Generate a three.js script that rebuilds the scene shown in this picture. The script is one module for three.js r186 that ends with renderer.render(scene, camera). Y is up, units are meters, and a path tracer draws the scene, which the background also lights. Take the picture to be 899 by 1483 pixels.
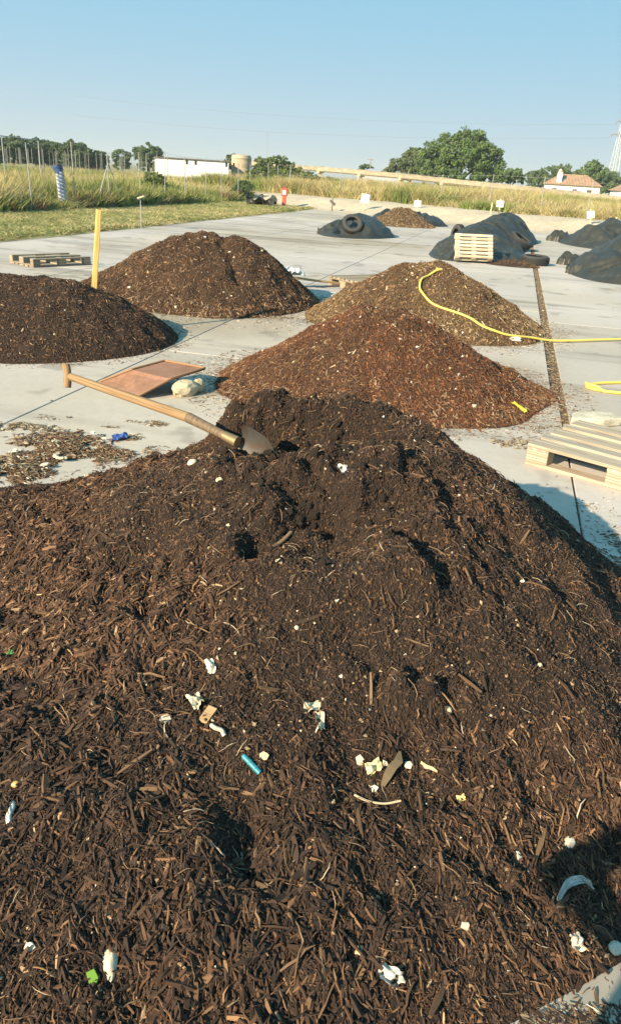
import * as THREE from 'three';
import { mergeGeometries, mergeVertices } from 'three/addons/utils/BufferGeometryUtils.js';
import { MarchingCubes } from 'three/addons/objects/MarchingCubes.js';

/* ---------- camera, sky, sun, exposure ---------- */
const scene = new THREE.Scene();
const camera = new THREE.PerspectiveCamera(67.97, 620 / 1024, 0.02, 3000);
camera.position.set(0, 1.65, 0);
camera.rotation.order = 'YXZ';
camera.rotation.set(-0.41717, 0, 0.06109);
const renderer = new THREE.WebGLRenderer({ antialias: true });
renderer.setSize(620, 1024);
renderer.toneMapping = THREE.LinearToneMapping;
renderer.toneMappingExposure = 2.1;
renderer.shadowMap.enabled = true;

const SUN_AZ = THREE.MathUtils.degToRad(43), SUN_EL = THREE.MathUtils.degToRad(25);
const toSun = new THREE.Vector3(-Math.sin(SUN_AZ) * Math.cos(SUN_EL), Math.sin(SUN_EL), Math.cos(SUN_AZ) * Math.cos(SUN_EL));
{
  const w = 512, h = 256, d = new Float32Array(w * h * 4), v = new THREE.Vector3();
  for (let j = 0; j < h; j++) for (let i = 0; i < w; i++) {
    const el = ((j + 0.5) / h - 0.5) * Math.PI, az = ((i + 0.5) / w - 0.5) * 2 * Math.PI;
    v.set(Math.cos(el) * Math.cos(az), Math.sin(el), Math.cos(el) * Math.sin(az));
    const t = Math.max(0, Math.sin(el)), k = Math.exp(-t * 6), k2 = Math.exp(-t * 4);
    let r = 0.072 + 0.257 * k, g = 0.235 + 0.125 * k2, b = 0.335 + 0.065 * (1 - Math.exp(-t * 20)) - 0.06 * t;
    const c = Math.max(0, v.dot(toSun)), m = 0.35 * Math.pow(c, 24) + 0.10 * Math.pow(c, 4);
    r += m; g += m * 0.92; b += m * 0.8;
    if (el < 0) { r = 0.22; g = 0.2; b = 0.16; }
    const o = (j * w + i) * 4; d[o] = r; d[o + 1] = g; d[o + 2] = b; d[o + 3] = 1;
  }
  const sky = new THREE.DataTexture(d, w, h, THREE.RGBAFormat, THREE.FloatType);
  sky.mapping = THREE.EquirectangularReflectionMapping; sky.magFilter = THREE.LinearFilter; sky.needsUpdate = true;
  scene.background = sky; scene.environment = sky;
}
const sun = new THREE.DirectionalLight(new THREE.Color().setRGB(1, 0.82, 0.57), 4.9);
sun.position.copy(toSun).multiplyScalar(80).add(new THREE.Vector3(4, 0, -30));
sun.target.position.set(4, 0, -30);
sun.castShadow = true; sun.shadow.mapSize.set(4096, 4096);
Object.assign(sun.shadow.camera, { left: -60, right: 60, top: 60, bottom: -60, near: 1, far: 220 });
scene.add(sun, sun.target);
scene.fog = new THREE.FogExp2(lin0(0.62, 0.7, 0.74), 0.0004);
function lin0(r, g, b) { return new THREE.Color().setRGB(r, g, b); }

/* ---------- helpers ---------- */
function rng(seed) { let a = seed >>> 0; return () => { a = (a + 0x6D2B79F5) | 0; let t = Math.imul(a ^ (a >>> 15), 1 | a); t = (t + Math.imul(t ^ (t >>> 7), 61 | t)) ^ t; return ((t ^ (t >>> 14)) >>> 0) / 4294967296; }; }
const R = rng(11);
const rr = (a, b, f = R) => a + (b - a) * f();
const hash = (x, y) => { let n = Math.imul(x, 374761393) + Math.imul(y, 668265263); n = Math.imul(n ^ (n >>> 13), 1274126177); return ((n ^ (n >>> 16)) >>> 0) / 4294967296; };
function vn(x, y) { const i = Math.floor(x), j = Math.floor(y), fx = x - i, fy = y - j, u = fx * fx * (3 - 2 * fx), w = fy * fy * (3 - 2 * fy); const a = hash(i, j), b = hash(i + 1, j), c = hash(i, j + 1), e = hash(i + 1, j + 1); return a + (b - a) * u + (c - a) * w + (a - b - c + e) * u * w; }
function fbm(x, y, o = 4) { let s = 0, a = 0.5, n = 0; for (let k = 0; k < o; k++) { s += a * vn(x + k * 17.3, y - k * 9.1); n += a; a *= 0.5; x *= 2.03; y *= 2.03; } return s / n; }
const clamp = (v, a = 0, b = 1) => Math.min(b, Math.max(a, v));
const ss = (a, b, v) => { const t = clamp((v - a) / (b - a)); return t * t * (3 - 2 * t); };
const used = {};
function numbered(n) { used[n] = (used[n] ?? -1) + 1; return used[n] ? n + '_' + String(used[n]).padStart(3, '0') : n; }
function tag(o, label, category, group) { o.userData.label = label; o.userData.category = category; if (group) o.userData.group = group; return o; }
function thing(name, label, category, pos = [0, 0, 0], turn = 0, group) { const g = new THREE.Group(); g.name = numbered(name); g.position.set(...pos); g.rotation.y = turn; scene.add(g); return tag(g, label, category, group); }
function part(name, geo, mat, parent) { const m = new THREE.Mesh(geo, mat); m.name = name; m.castShadow = m.receiveShadow = true; parent.add(m); return m; }
function single(name, geo, mat, label, category, group) { const m = part(numbered(name), geo, mat, scene); return tag(m, label, category, group); }
function struct(name, geo, mat) { const m = part(numbered(name), geo, mat, scene); m.userData.kind = 'structure'; return m; }
const lin = (r, g, b) => new THREE.Color().setRGB(r, g, b);
function std(c, rough = 0.9, more = {}) { return new THREE.MeshStandardMaterial({ color: Array.isArray(c) ? lin(...c) : c, roughness: rough, ...more }); }
function tex(n, fn, srgb = true, m = n) { // fn(u,v)-> [r,g,b] linear 0..1
  const d = new Uint8Array(n * m * 4);
  for (let j = 0; j < m; j++) for (let i = 0; i < n; i++) { const c = fn(i / n, j / m, i, j), o = (j * n + i) * 4; for (let k = 0; k < 3; k++) { const x = clamp(c[k]); d[o + k] = 255 * (srgb ? (x <= 0.0031308 ? x * 12.92 : 1.055 * Math.pow(x, 1 / 2.4) - 0.055) : x) + 0.5; } d[o + 3] = 255; }
  const t = new THREE.DataTexture(d, n, m); t.magFilter = THREE.LinearFilter; t.minFilter = THREE.LinearMipmapLinearFilter; t.generateMipmaps = true; t.wrapS = t.wrapT = THREE.RepeatWrapping; if (srgb) t.colorSpace = THREE.SRGBColorSpace; t.needsUpdate = true; return t;
}
// tileable noise
function tn(u, v, f, fy = f) { const x = u * f, y = v * fy, i = Math.floor(x), j = Math.floor(y), fx = x - i, gy = y - j, a = fx * fx * (3 - 2 * fx), b = gy * gy * (3 - 2 * gy), H = (p, q) => hash(((p % f) + f) % f + f * 7, ((q % fy) + fy) % fy + fy * 13); const A = H(i, j), B = H(i + 1, j), C = H(i, j + 1), D = H(i + 1, j + 1); return A + (B - A) * a + (C - A) * b + (A - B - C + D) * a * b; }
function tf(u, v, f, o, fy = f) { let s = 0, a = 0.5, n = 0; for (let k = 0; k < o; k++) { s += a * tn(u, v, f, fy); n += a; a *= 0.55; f *= 2; fy *= 2; } return s / n; }
function worldUV(geo, s, ox = 0, oz = 0) { const p = geo.attributes.position, n = geo.attributes.normal, uv = new Float32Array(p.count * 2); for (let i = 0; i < p.count; i++) { const ny = n ? Math.abs(n.getY(i)) : 1; if (ny > 0.5) { uv[2 * i] = (p.getX(i) + ox) / s; uv[2 * i + 1] = (p.getZ(i) + oz) / s; } else { uv[2 * i] = (p.getX(i) + p.getZ(i) + ox) / s; uv[2 * i + 1] = p.getY(i) / s; } } geo.setAttribute('uv', new THREE.BufferAttribute(uv, 2)); return geo; }
function jitterGeo(geo, amp, seed) { const f = rng(seed); geo = mergeVertices(geo.deleteAttribute ? (geo.deleteAttribute('normal'), geo.deleteAttribute('uv'), geo) : geo); const p = geo.attributes.position; for (let i = 0; i < p.count; i++) p.setXYZ(i, p.getX(i) + rr(-amp, amp, f), p.getY(i) + rr(-amp, amp, f), p.getZ(i) + rr(-amp, amp, f)); geo.computeVertexNormals(); return geo; }
function flat(geo) { const g = geo.index ? geo.toNonIndexed() : geo; g.computeVertexNormals(); return g; }
function tube(pts, r, seg = 24, rad = 8) { return new THREE.TubeGeometry(new THREE.CatmullRomCurve3(pts.map(p => new THREE.Vector3(...p))), seg, r, rad, false); }
function bar(a, b, r0, r1 = r0, n = 8) { const A = new THREE.Vector3(...a), B = new THREE.Vector3(...b), L = A.distanceTo(B); const g = new THREE.CylinderGeometry(r1, r0, L, n); g.applyQuaternion(new THREE.Quaternion().setFromUnitVectors(new THREE.Vector3(0, 1, 0), B.clone().sub(A).normalize())); g.translate((A.x + B.x) / 2, (A.y + B.y) / 2, (A.z + B.z) / 2); return g; }
function box(w, h, d, x = 0, y = 0, z = 0) { const g = new THREE.BoxGeometry(w, h, d); g.translate(x, y, z); return g; }
function chamfer(w, h, d, c) { // box with chamfered edges, centred
  const s = new THREE.Shape(), a = w / 2 - c, b = h / 2 - c; s.moveTo(-a, -b); s.lineTo(a, -b); s.lineTo(a, b); s.lineTo(-a, b); s.closePath();
  const g = new THREE.ExtrudeGeometry(s, { depth: d - 2 * c, bevelEnabled: true, bevelThickness: c, bevelSize: c, bevelSegments: 1 }); g.translate(0, 0, -(d - 2 * c) / 2); return g;
}

/* ---------- textures and shared materials ---------- */
const mixc = (a, b, t) => [a[0] + (b[0] - a[0]) * t, a[1] + (b[1] - a[1]) * t, a[2] + (b[2] - a[2]) * t];
const concTex = tex(1024, (u, v) => {
  const big = tf(u, v, 3, 4), mid = tf(u, v, 12, 4), fine = tn(u, v, 512), streak = tf(u, v, 3, 5, 24), spots = tf(u + 0.37, v, 40, 3);
  let k = 0.84 + 0.22 * (big - 0.5) + 0.16 * (mid - 0.5) + 0.07 * (fine - 0.5);
  const st = ss(0.56, 0.74, streak); k *= 1 - 0.3 * st; const sp = ss(0.66, 0.8, spots); k *= 1 - 0.28 * sp;
  const warm = ss(0.45, 0.75, tf(u, v + 0.2, 5, 4));
  const leach = ss(0.52, 0.72, tf(u + 0.61, v + 0.13, 4, 5)) * 0.75, tread = ss(0.6, 0.8, tf(u, v + 0.7, 2, 5, 30)) * 0.5;
  return mixc(mixc([0.565 * k, (0.507 - 0.012 * warm) * k, (0.455 - 0.05 * warm) * k], [0.4 * k, 0.33 * k, 0.24 * k], leach), [0.33 * k, 0.29 * k, 0.24 * k], tread);
});
const concBump = tex(512, (u, v) => { const k = 0.5 * tf(u, v, 64, 4) + 0.5 * tn(u, v, 256); return [k, k, k]; }, false);
const concMats = [1, 0.94, 1.05, 0.98].map((k, i) => { const m = std([k, k, k * (i == 1 ? 0.97 : 1)], 0.88, { map: concTex, bumpMap: concBump, bumpScale: 0.002 }); return m; });
const soilBump = tex(512, (u, v) => { const k = 0.45 * tf(u, v, 24, 4) + 0.55 * tf(u, v, 96, 3); return [k, k, k]; }, false);
const soilTex = tex(512, (u, v) => { const a = tf(u, v, 40, 4), b = tn(u, v, 256), c = tn(u + 0.5, v, 128); const k = 0.55 + 0.9 * (a - 0.3) + 0.5 * (b - 0.5); return [clamp(0.5 * k + (c > 0.86 ? 0.35 : 0)), clamp(0.5 * k + (c > 0.86 ? 0.27 : 0)), clamp(0.5 * k + (c > 0.86 ? 0.2 : 0))]; });
function soilMat(c) { return std(c.map(x => x * 2.2), 1, { map: soilTex, bumpMap: soilBump, bumpScale: 0.02 }); }
const woodTex = tex(512, (u, v) => { const g = tf(u, v, 4, 5, 64), f = tn(u, v, 8, 256), k = 0.75 + 0.9 * (g - 0.5) + 0.45 * (f - 0.5), kn = ss(0.78, 0.86, tf(u + 0.3, v, 3, 2, 10)); return [k * (1 - 0.35 * kn), k * (0.97 - 0.4 * kn), k * (0.92 - 0.45 * kn)]; });
const woodBump = tex(256, (u, v) => { const k = tf(u, v, 2, 4, 64); return [k, k, k]; }, false);
const woodOld = [[0.58, 0.51, 0.42], [0.46, 0.41, 0.34], [0.66, 0.58, 0.47], [0.52, 0.44, 0.34]].map(c => std(c, 0.9, { map: woodTex, bumpMap: woodBump, bumpScale: 0.002 }));
const woodGrey = [[0.36, 0.3, 0.22], [0.3, 0.25, 0.19], [0.42, 0.35, 0.25]].map(c => std(c, 0.95, { map: woodTex, bumpMap: woodBump, bumpScale: 0.002 }));
const woodPale = [[0.68, 0.6, 0.44], [0.58, 0.5, 0.37], [0.74, 0.66, 0.5]].map(c => std(c, 0.9, { map: woodTex, bumpMap: woodBump, bumpScale: 0.002 }));
const galv = std([0.34, 0.36, 0.36], 0.6, { metalness: 0.3 });
const postGrey = std([0.3, 0.31, 0.3], 0.7, { metalness: 0.2 });
const chipMat = new THREE.MeshStandardMaterial({ color: 0xffffff, roughness: 0.85 });
const bitMat = new THREE.MeshStandardMaterial({ color: 0xffffff, roughness: 0.8 });

/* ---------- ground ---------- */
const DX = 0.229, TH = Math.atan(DX);            // the yard's own direction: its joints run to x + DX * z = const
const dryTex = tex(512, (u, v) => { const a = tf(u, v, 8, 5), b = tf(u + 0.4, v, 30, 3), k = 0.7 + 0.5 * (b - 0.5); return [k * (0.42 - 0.16 * a), k * (0.34 - 0.08 * a), k * (0.15 - 0.06 * a)]; });
{
  const g = new THREE.PlaneGeometry(2400, 2400); g.rotateX(-Math.PI / 2); g.translate(0, -0.1, -400);
  struct('ground', worldUV(g, 9), std([1, 1, 1], 1, { map: dryTex }));
}
const pave = new THREE.Group(); pave.name = 'concrete_pavement'; pave.userData.kind = 'structure'; pave.rotation.y = -TH; scene.add(pave);
// local frame: x across the yard, -z along it
const GX = 0.6 * Math.cos(TH), SW = 3.72, GUT = 0.05;
{
  const cols = [-3, -2, -1, 0, 1, 2, 3, 4, 5];
  for (let row = -2; row < 11; row++) for (const c of cols) {
    let x0 = GX + c * SW, x1 = x0 + SW; const z1 = -(row * 5 + 1 + (c < 0 ? 0.9 : 0)), z0 = z1 - 5;
    if (c === 0 && row >= 1) x0 += GUT; if (c === -1 && row >= 1) x1 -= GUT;
    if (c === -3) x0 += 0.0;
    const w = x1 - x0 - 0.012, d = 4.988, g = chamfer(w, d, 0.09, 0.004); g.rotateX(-Math.PI / 2);
    const cx = (x0 + x1) / 2, cz = (z0 + z1) / 2; g.translate(0, -0.045, 0); worldUV(g, 13.7, cx, cz);
    const m = part('slab', g, concMats[Math.floor(hash(row + 9, c + 9) * 4)], pave); m.position.set(cx, 0, cz);
  }
  const bed = part('joint_bed', worldUV(box(40, 0.04, 70, 8, -0.055, -25), 3), std([0.16, 0.13, 0.09], 1), pave);
}

/* ---------- mounds: a footprint, a ridge, and the height between ---------- */
function smoothPoly(pts, n = 64) { const c = new THREE.CatmullRomCurve3(pts.map(p => new THREE.Vector3(p[0], 0, p[1])), true); return c.getSpacedPoints(n).slice(0, n).map(p => [p.x, p.z]); }
function segDist(x, z, a, b) { const dx = b[0] - a[0], dz = b[1] - a[1], t = clamp(((x - a[0]) * dx + (z - a[1]) * dz) / (dx * dx + dz * dz + 1e-9)); return [Math.hypot(x - a[0] - t * dx, z - a[1] - t * dz), t]; }
function moundFn({ poly, ridge, power = 1, top = 0.12, extra }) {
  const P = smoothPoly(poly);
  return (x, z) => {
    let de = 1e9, inside = false;
    for (let i = 0, j = P.length - 1; i < P.length; j = i++) { const a = P[i], b = P[j]; const d = segDist(x, z, a, b)[0]; if (d < de) de = d; if ((a[1] > z) !== (b[1] > z) && x < ((b[0] - a[0]) * (z - a[1])) / (b[1] - a[1]) + a[0]) inside = !inside; }
    let h;
    if (!inside) h = -de * 0.5;
    else {
      let dr = 1e9, hr = 0;
      for (let i = 0; i < ridge.length - 1; i++) { const [d, t] = segDist(x, z, ridge[i], ridge[i + 1]); if (d < dr) { dr = d; hr = ridge[i][2] + (ridge[i + 1][2] - ridge[i][2]) * t; } }
      const dd = Math.sqrt(dr * dr + top * top) - top * 0.55;
      h = hr * Math.pow(clamp(de / (de + Math.max(dd, 0))), power);
    }
    return extra ? extra(x, z, h, de) : h;
  };
}
class Field { // sampled height field
  constructor(fn, x0, x1, z0, z1, step) { this.x0 = x0; this.z0 = z0; this.step = step; this.nx = Math.round((x1 - x0) / step) + 1; this.nz = Math.round((z1 - z0) / step) + 1; this.h = new Float32Array(this.nx * this.nz); for (let j = 0; j < this.nz; j++) for (let i = 0; i < this.nx; i++) this.h[j * this.nx + i] = fn(x0 + i * step, z0 + j * step); }
  at(x, z) { const a = (x - this.x0) / this.step, b = (z - this.z0) / this.step, i = Math.floor(a), j = Math.floor(b); if (i < 0 || j < 0 || i >= this.nx - 1 || j >= this.nz - 1) return -1; const u = a - i, v = b - j, k = j * this.nx + i, h = this.h; return (h[k] * (1 - u) + h[k + 1] * u) * (1 - v) + (h[k + this.nx] * (1 - u) + h[k + this.nx + 1] * u) * v; }
  normal(x, z, e = 0.03) { return new THREE.Vector3(this.at(x - e, z) - this.at(x + e, z), 2 * e, this.at(x, z - e) - this.at(x, z + e)).normalize(); }
  mesh(uvs = 0.5, floor = -0.04) {
    const { nx, nz, step } = this, pos = new Float32Array(nx * nz * 3), uv = new Float32Array(nx * nz * 2), idx = [];
    for (let j = 0; j < nz; j++) for (let i = 0; i < nx; i++) { const k = j * nx + i, x = this.x0 + i * step, z = this.z0 + j * step; pos[3 * k] = x; pos[3 * k + 1] = Math.max(floor, this.h[k]); pos[3 * k + 2] = z; uv[2 * k] = x / uvs; uv[2 * k + 1] = z / uvs; }
    for (let j = 0; j < nz - 1; j++) for (let i = 0; i < nx - 1; i++) { const a = j * nx + i, b = a + 1, c = a + nx, d = c + 1; if (Math.max(this.h[a], this.h[b], this.h[c], this.h[d]) < -0.03) continue; idx.push(a, c, b, b, c, d); }
    const g = new THREE.BufferGeometry(); g.setAttribute('position', new THREE.BufferAttribute(pos, 3)); g.setAttribute('uv', new THREE.BufferAttribute(uv, 2)); g.setIndex(idx); g.computeVertexNormals(); return g;
  }
}
/* chips */
function chipGeo(seed, segs, wid, thick, bend) { // unit length along x, lying flat
  const f = rng(seed), pos = [], n = segs + 1, rings = [];
  for (let i = 0; i < n; i++) { const t = i / segs - 0.5, k = (i === 0 || i === segs) ? rr(0.25, 0.75, f) : rr(0.8, 1.15, f), by = bend * (0.25 - t * t) * 2, bz = rr(-0.05, 0.05, f); const w = wid * k / 2, h = thick * (0.5 + 0.5 * k) / 2; rings.push([[t, by - h, bz - w * rr(0.8, 1.1, f)], [t + rr(-0.04, 0.04, f), by - h * 0.8, bz + w], [t, by + h, bz + w * rr(0.6, 1, f)], [t + rr(-0.04, 0.04, f), by + h, bz - w * 0.9]]); }
  const tri = (a, b, c) => pos.push(...a, ...b, ...c), quad = (a, b, c, d) => { tri(a, b, c); tri(a, c, d); };
  for (let i = 0; i < segs; i++) for (let k = 0; k < 4; k++) quad(rings[i][k], rings[i][(k + 1) % 4], rings[i + 1][(k + 1) % 4], rings[i + 1][k]);
  quad(rings[0][3], rings[0][2], rings[0][1], rings[0][0]); quad(...rings[segs]);
  const g = new THREE.BufferGeometry(); g.setAttribute('position', new THREE.Float32BufferAttribute(pos, 3)); g.computeVertexNormals(); return g;
}
const chipGeos = [chipGeo(1, 2, 0.15, 0.08, 0.06), chipGeo(2, 4, 0.09, 0.06, 0.16), chipGeo(3, 3, 0.25, 0.09, -0.07), chipGeo(4, 4, 0.065, 0.06, 0.24), chipGeo(5, 2, 0.18, 0.12, 0), chipGeo(6, 4, 0.11, 0.05, -0.14)];
function clodGeo(seed) { const g = new THREE.IcosahedronGeometry(0.6, 4); g.deleteAttribute('normal'); g.deleteAttribute('uv'); const q = mergeVertices(g), p = q.attributes.position, uv = []; for (let i = 0; i < p.count; i++) { const x = p.getX(i), y = p.getY(i), z = p.getZ(i), k = 0.6 + 0.5 * fbm(x * 2.5 + seed + z, y * 2.5 + z * 2, 3) + 0.5 * (fbm(x * 8 + seed, y * 8 + z * 8, 2) - 0.3); p.setXYZ(i, x * k, y * k, z * k); uv.push(x * 0.6 + z * 0.3, y * 0.6); } q.setAttribute('uv', new THREE.Float32BufferAttribute(uv, 2)); q.computeVertexNormals(); return q; }
const crumbGeos = [0, 1].map(k => flat(jitterGeo(new THREE.OctahedronGeometry(0.5, 0), 0.16, 40 + k)));
const _q = new THREE.Quaternion(), _q2 = new THREE.Quaternion(), _m = new THREE.Matrix4(), _p = new THREE.Vector3(), _s = new THREE.Vector3(), _c = new THREE.Color(), UP = new THREE.Vector3(0, 1, 0), _e = new THREE.Euler();
function poseOn(nrm, spin, tilt, f) { _q.setFromUnitVectors(UP, nrm); _e.set(rr(-tilt, tilt, f) * 1.3, spin, rr(-tilt, tilt, f), 'YXZ'); _q.multiply(_q2.setFromEuler(_e)); return _q; }
/* spread(list of {x,y,z,n,len,spin,tilt,c}) over the variants as InstancedMesh parts */
function instances(name, geos, mat, list, parent) {
  const by = geos.map(() => []); list.forEach((it, i) => by[i % geos.length].push(it));
  by.forEach((L, k) => {
    if (!L.length) return; const im = new THREE.InstancedMesh(geos[k], mat, L.length); im.name = k ? name + '_' + String(k).padStart(3, '0') : name; im.userData.kind = 'stuff'; im.castShadow = im.receiveShadow = true;
    L.forEach((it, i) => { _m.compose(_p.set(it.x, it.y, it.z), it.q, _s.set(it.sx, it.sy ?? it.sx, it.sz ?? it.sx)); im.setMatrixAt(i, _m); im.setColorAt(i, _c.setRGB(...it.c)); });
    parent.add(im);
  });
}
function toneFrom(pal, f) { const r = f(); let s = 0; for (const [w, a, b] of pal) { s += w; if (r < s) { const t = f(), k = rr(0.75, 1.25, f), c = mixc(a, b, t); return [c[0] * k, c[1] * k, c[2] * k]; } } return pal[0][1]; }
/* scatter n bits on a field */
function scatter(field, n, f, { len, wide = 1, tilt = 0.45, pal, pal2, keep, lift = 0.15, down = 0.35, thin = 1 }) {
  const out = [], X = field.nx * field.step, Z = field.nz * field.step; let guard = 0;
  while (out.length < n && guard++ < n * 40) {
    const x = field.x0 + f() * X, z = field.z0 + f() * Z, y = field.at(x, z); if (y < 0.004) continue; const k = keep ? keep(x, z, y) : 1; if (f() > k) continue;
    const L = len(f, x, z), nrm = field.normal(x, z); let spin = f() * Math.PI * 2; if (f() < down) spin = Math.atan2(-nrm.z, nrm.x) + rr(-0.5, 0.5, f);
    const q = poseOn(nrm, spin, tilt, f).clone(); out.push({ x, y: y + L * lift * rr(-0.3, 0.7, f), z, q, sx: L, sy: L * thin * rr(0.7, 1.4, f), sz: L * wide * rr(0.6, 1.5, f), c: toneFrom(pal2 && f() < ss(0.4, 0.62, fbm(x * 1.5 + 3, z * 1.5, 3)) * 0.85 ? pal2 : pal, f) });
  }
  return out;
}

/* ---------- the near pile ---------- */
const gauss = (x, z, cx, cz, r) => Math.exp(-((x - cx) ** 2 + (z - cz) ** 2) / (r * r));
const nearFn = moundFn({
  poly: [[1.54, -2.85], [1.44, -2.1], [1.12, -1.45], [0.75, -1.2], [0.33, -0.98], [-0.25, -0.7], [-0.9, -0.6], [-1.6, -0.85], [-2.1, -1.6], [-2.25, -2.5], [-1.95, -3.3], [-1.5, -3.85], [-0.8, -4.1], [0.1, -4.15], [0.9, -3.95], [1.4, -3.5]],
  ridge: [[-1.2, -2.8, 0.36], [-0.75, -2.75, 0.6], [-0.32, -2.72, 0.8], [0.05, -2.72, 0.86], [0.26, -2.7, 0.84]], power: 0.97, top: 0.25,
  extra(x, z, h) {
    if (h < -0.05) return h;
    const e = ss(0, 0.12, h);
    let d = 0;
    d -= 0.19 * Math.exp(-(((x + 0.13) / 0.32) ** 2 + ((z + 2.8) / 0.12) ** 2));       // where the spade dug
    d += 0.09 * gauss(x, z, -0.27, -3.02, 0.13) + 0.06 * gauss(x, z, -0.36, -2.98, 0.07) + 0.06 * gauss(x, z, -0.2, -3.02, 0.07);
    d += 0.11 * Math.pow(Math.max(0, fbm(x * 9 + 2, z * 9 + 7, 3) - 0.46), 1) * 4 * (Math.exp(-(((x + 0.22) / 0.22) ** 2 + ((z + 2.85) / 0.22) ** 2)) + 0.35 * Math.exp(-(((x - 0.05) / 0.28) ** 2 + ((z + 2.42) / 0.18) ** 2)));
    d -= 0.075 * Math.exp(-(((x + 0.22) / 0.2) ** 2 + ((z + 2.58) / 0.12) ** 2));
    d += 0.1 * Math.exp(-(((x - 0.16) / 0.34) ** 2 + ((z + 3.06) / 0.17) ** 2));
    d -= 0.13 * Math.exp(-(((x - 0.12) / 0.24) ** 2 + ((z + 2.74) / 0.13) ** 2));
    d -= 0.12 * Math.exp(-(((x - 0.08) / 0.2) ** 2 + ((z + 2.24) / 0.17) ** 2)); d += 0.04 * Math.exp(-(((x - 0.1) / 0.24) ** 2 + ((z + 1.98) / 0.1) ** 2));        // dug bowl
    { // tongue of loose stuff whose right edge stands proud
      const t = ss(-2.3, -2.18, z) * (1 - ss(-2.02, -1.92, z)), ex = 0.25 + (z + 2.3) * 0.3 + 0.1 * (fbm(z * 9, 4, 2) - 0.5), s = x - ex; d += t * 0.085 * (s < 0 ? Math.exp(-((s / 0.2) ** 2)) : Math.exp(-((s / 0.025) ** 2)));
    }
    { const t = ss(-2.64, -2.58, z) * (1 - ss(-2.5, -2.44, z)), ex = 0.3 + 0.1 * (fbm(z * 9, 8, 2) - 0.5), s = x - ex; d += t * 0.05 * (s < 0 ? Math.exp(-((s / 0.16) ** 2)) : Math.exp(-((s / 0.02) ** 2))); }
    d -= 0.09 * gauss(x, z, -0.165, -2.1, 0.045) - 0.045 * gauss(x, z, -0.24, -2.1, 0.05);
    d -= 0.05 * gauss(x, z, -0.47, -1.93, 0.035);
    d += 0.06 * gauss(x, z, 0.27, -1.685, 0.045) + 0.05 * gauss(x, z, 0.35, -1.69, 0.035);
    d -= 0.045 * Math.exp(-(((x + 0.1) / 0.06) ** 2 + ((z + 1.26) / 0.09) ** 2)) - 0.03 * gauss(x, z, -0.2, -1.27, 0.07);
    d += 0.10 * (fbm(x * 1.7 + 3, z * 1.7, 2) - 0.5) + 0.085 * (fbm(x * 6 + 3, z * 6, 3) - 0.5);
    const rough = ss(0.42, 0.6, fbm(x * 2.1 + 8, z * 2.1 + 1, 3));
    d += (0.010 + 0.022 * rough) * (fbm(x * 26, z * 26, 3) - 0.5) * 2;
    const nearHole = Math.exp(-(((x - 0.02) / 0.4) ** 2 + ((z + 2.4) / 0.3) ** 2));
    d += 0.075 * nearHole * (fbm(x * 14 + 5, z * 14, 3) - 0.5) * 2;
    return h + d * e;
  }
});
const nearField = new Field(nearFn, -2.4, 1.75, -4.3, -0.5, 0.014);
const PAL_DARK = [[0.6, [0.022, 0.01124, 0.006448], [0.0726, 0.03531, 0.01872]], [0.27, [0.0748, 0.03638, 0.01872], [0.1375, 0.06741, 0.03224]], [0.11, [0.143, 0.07169, 0.03432], [0.231, 0.1284, 0.0624]], [0.02, [0.308, 0.1926, 0.104], [0.44, 0.3103, 0.1768]]];
const PAL_DAMP = [[0.75, [0.016, 0.009, 0.0055], [0.045, 0.023, 0.013]], [0.2, [0.05, 0.026, 0.014], [0.09, 0.046, 0.024]], [0.05, [0.11, 0.06, 0.03], [0.2, 0.12, 0.06]]];
const PAL_CRUMB = [[0.8, [0.02, 0.012, 0.007], [0.06, 0.033, 0.018]], [0.18, [0.08, 0.042, 0.021], [0.14, 0.072, 0.034]], [0.02, [0.2, 0.13, 0.07], [0.34, 0.26, 0.16]]];
const PAL_BIT = [[0.55, [0.4, 0.32, 0.2], [0.6, 0.52, 0.38]], [0.3, [0.45, 0.41, 0.34], [0.68, 0.64, 0.57]], [0.15, [0.45, 0.3, 0.15], [0.5, 0.4, 0.25]]];
const nearPile = thing('mulch_pile', 'huge dark brown mulch pile filling the foreground, spade stuck in its top', 'mulch pile', [0, 0, 0], 0, 'compost and mulch piles on the yard');
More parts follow.
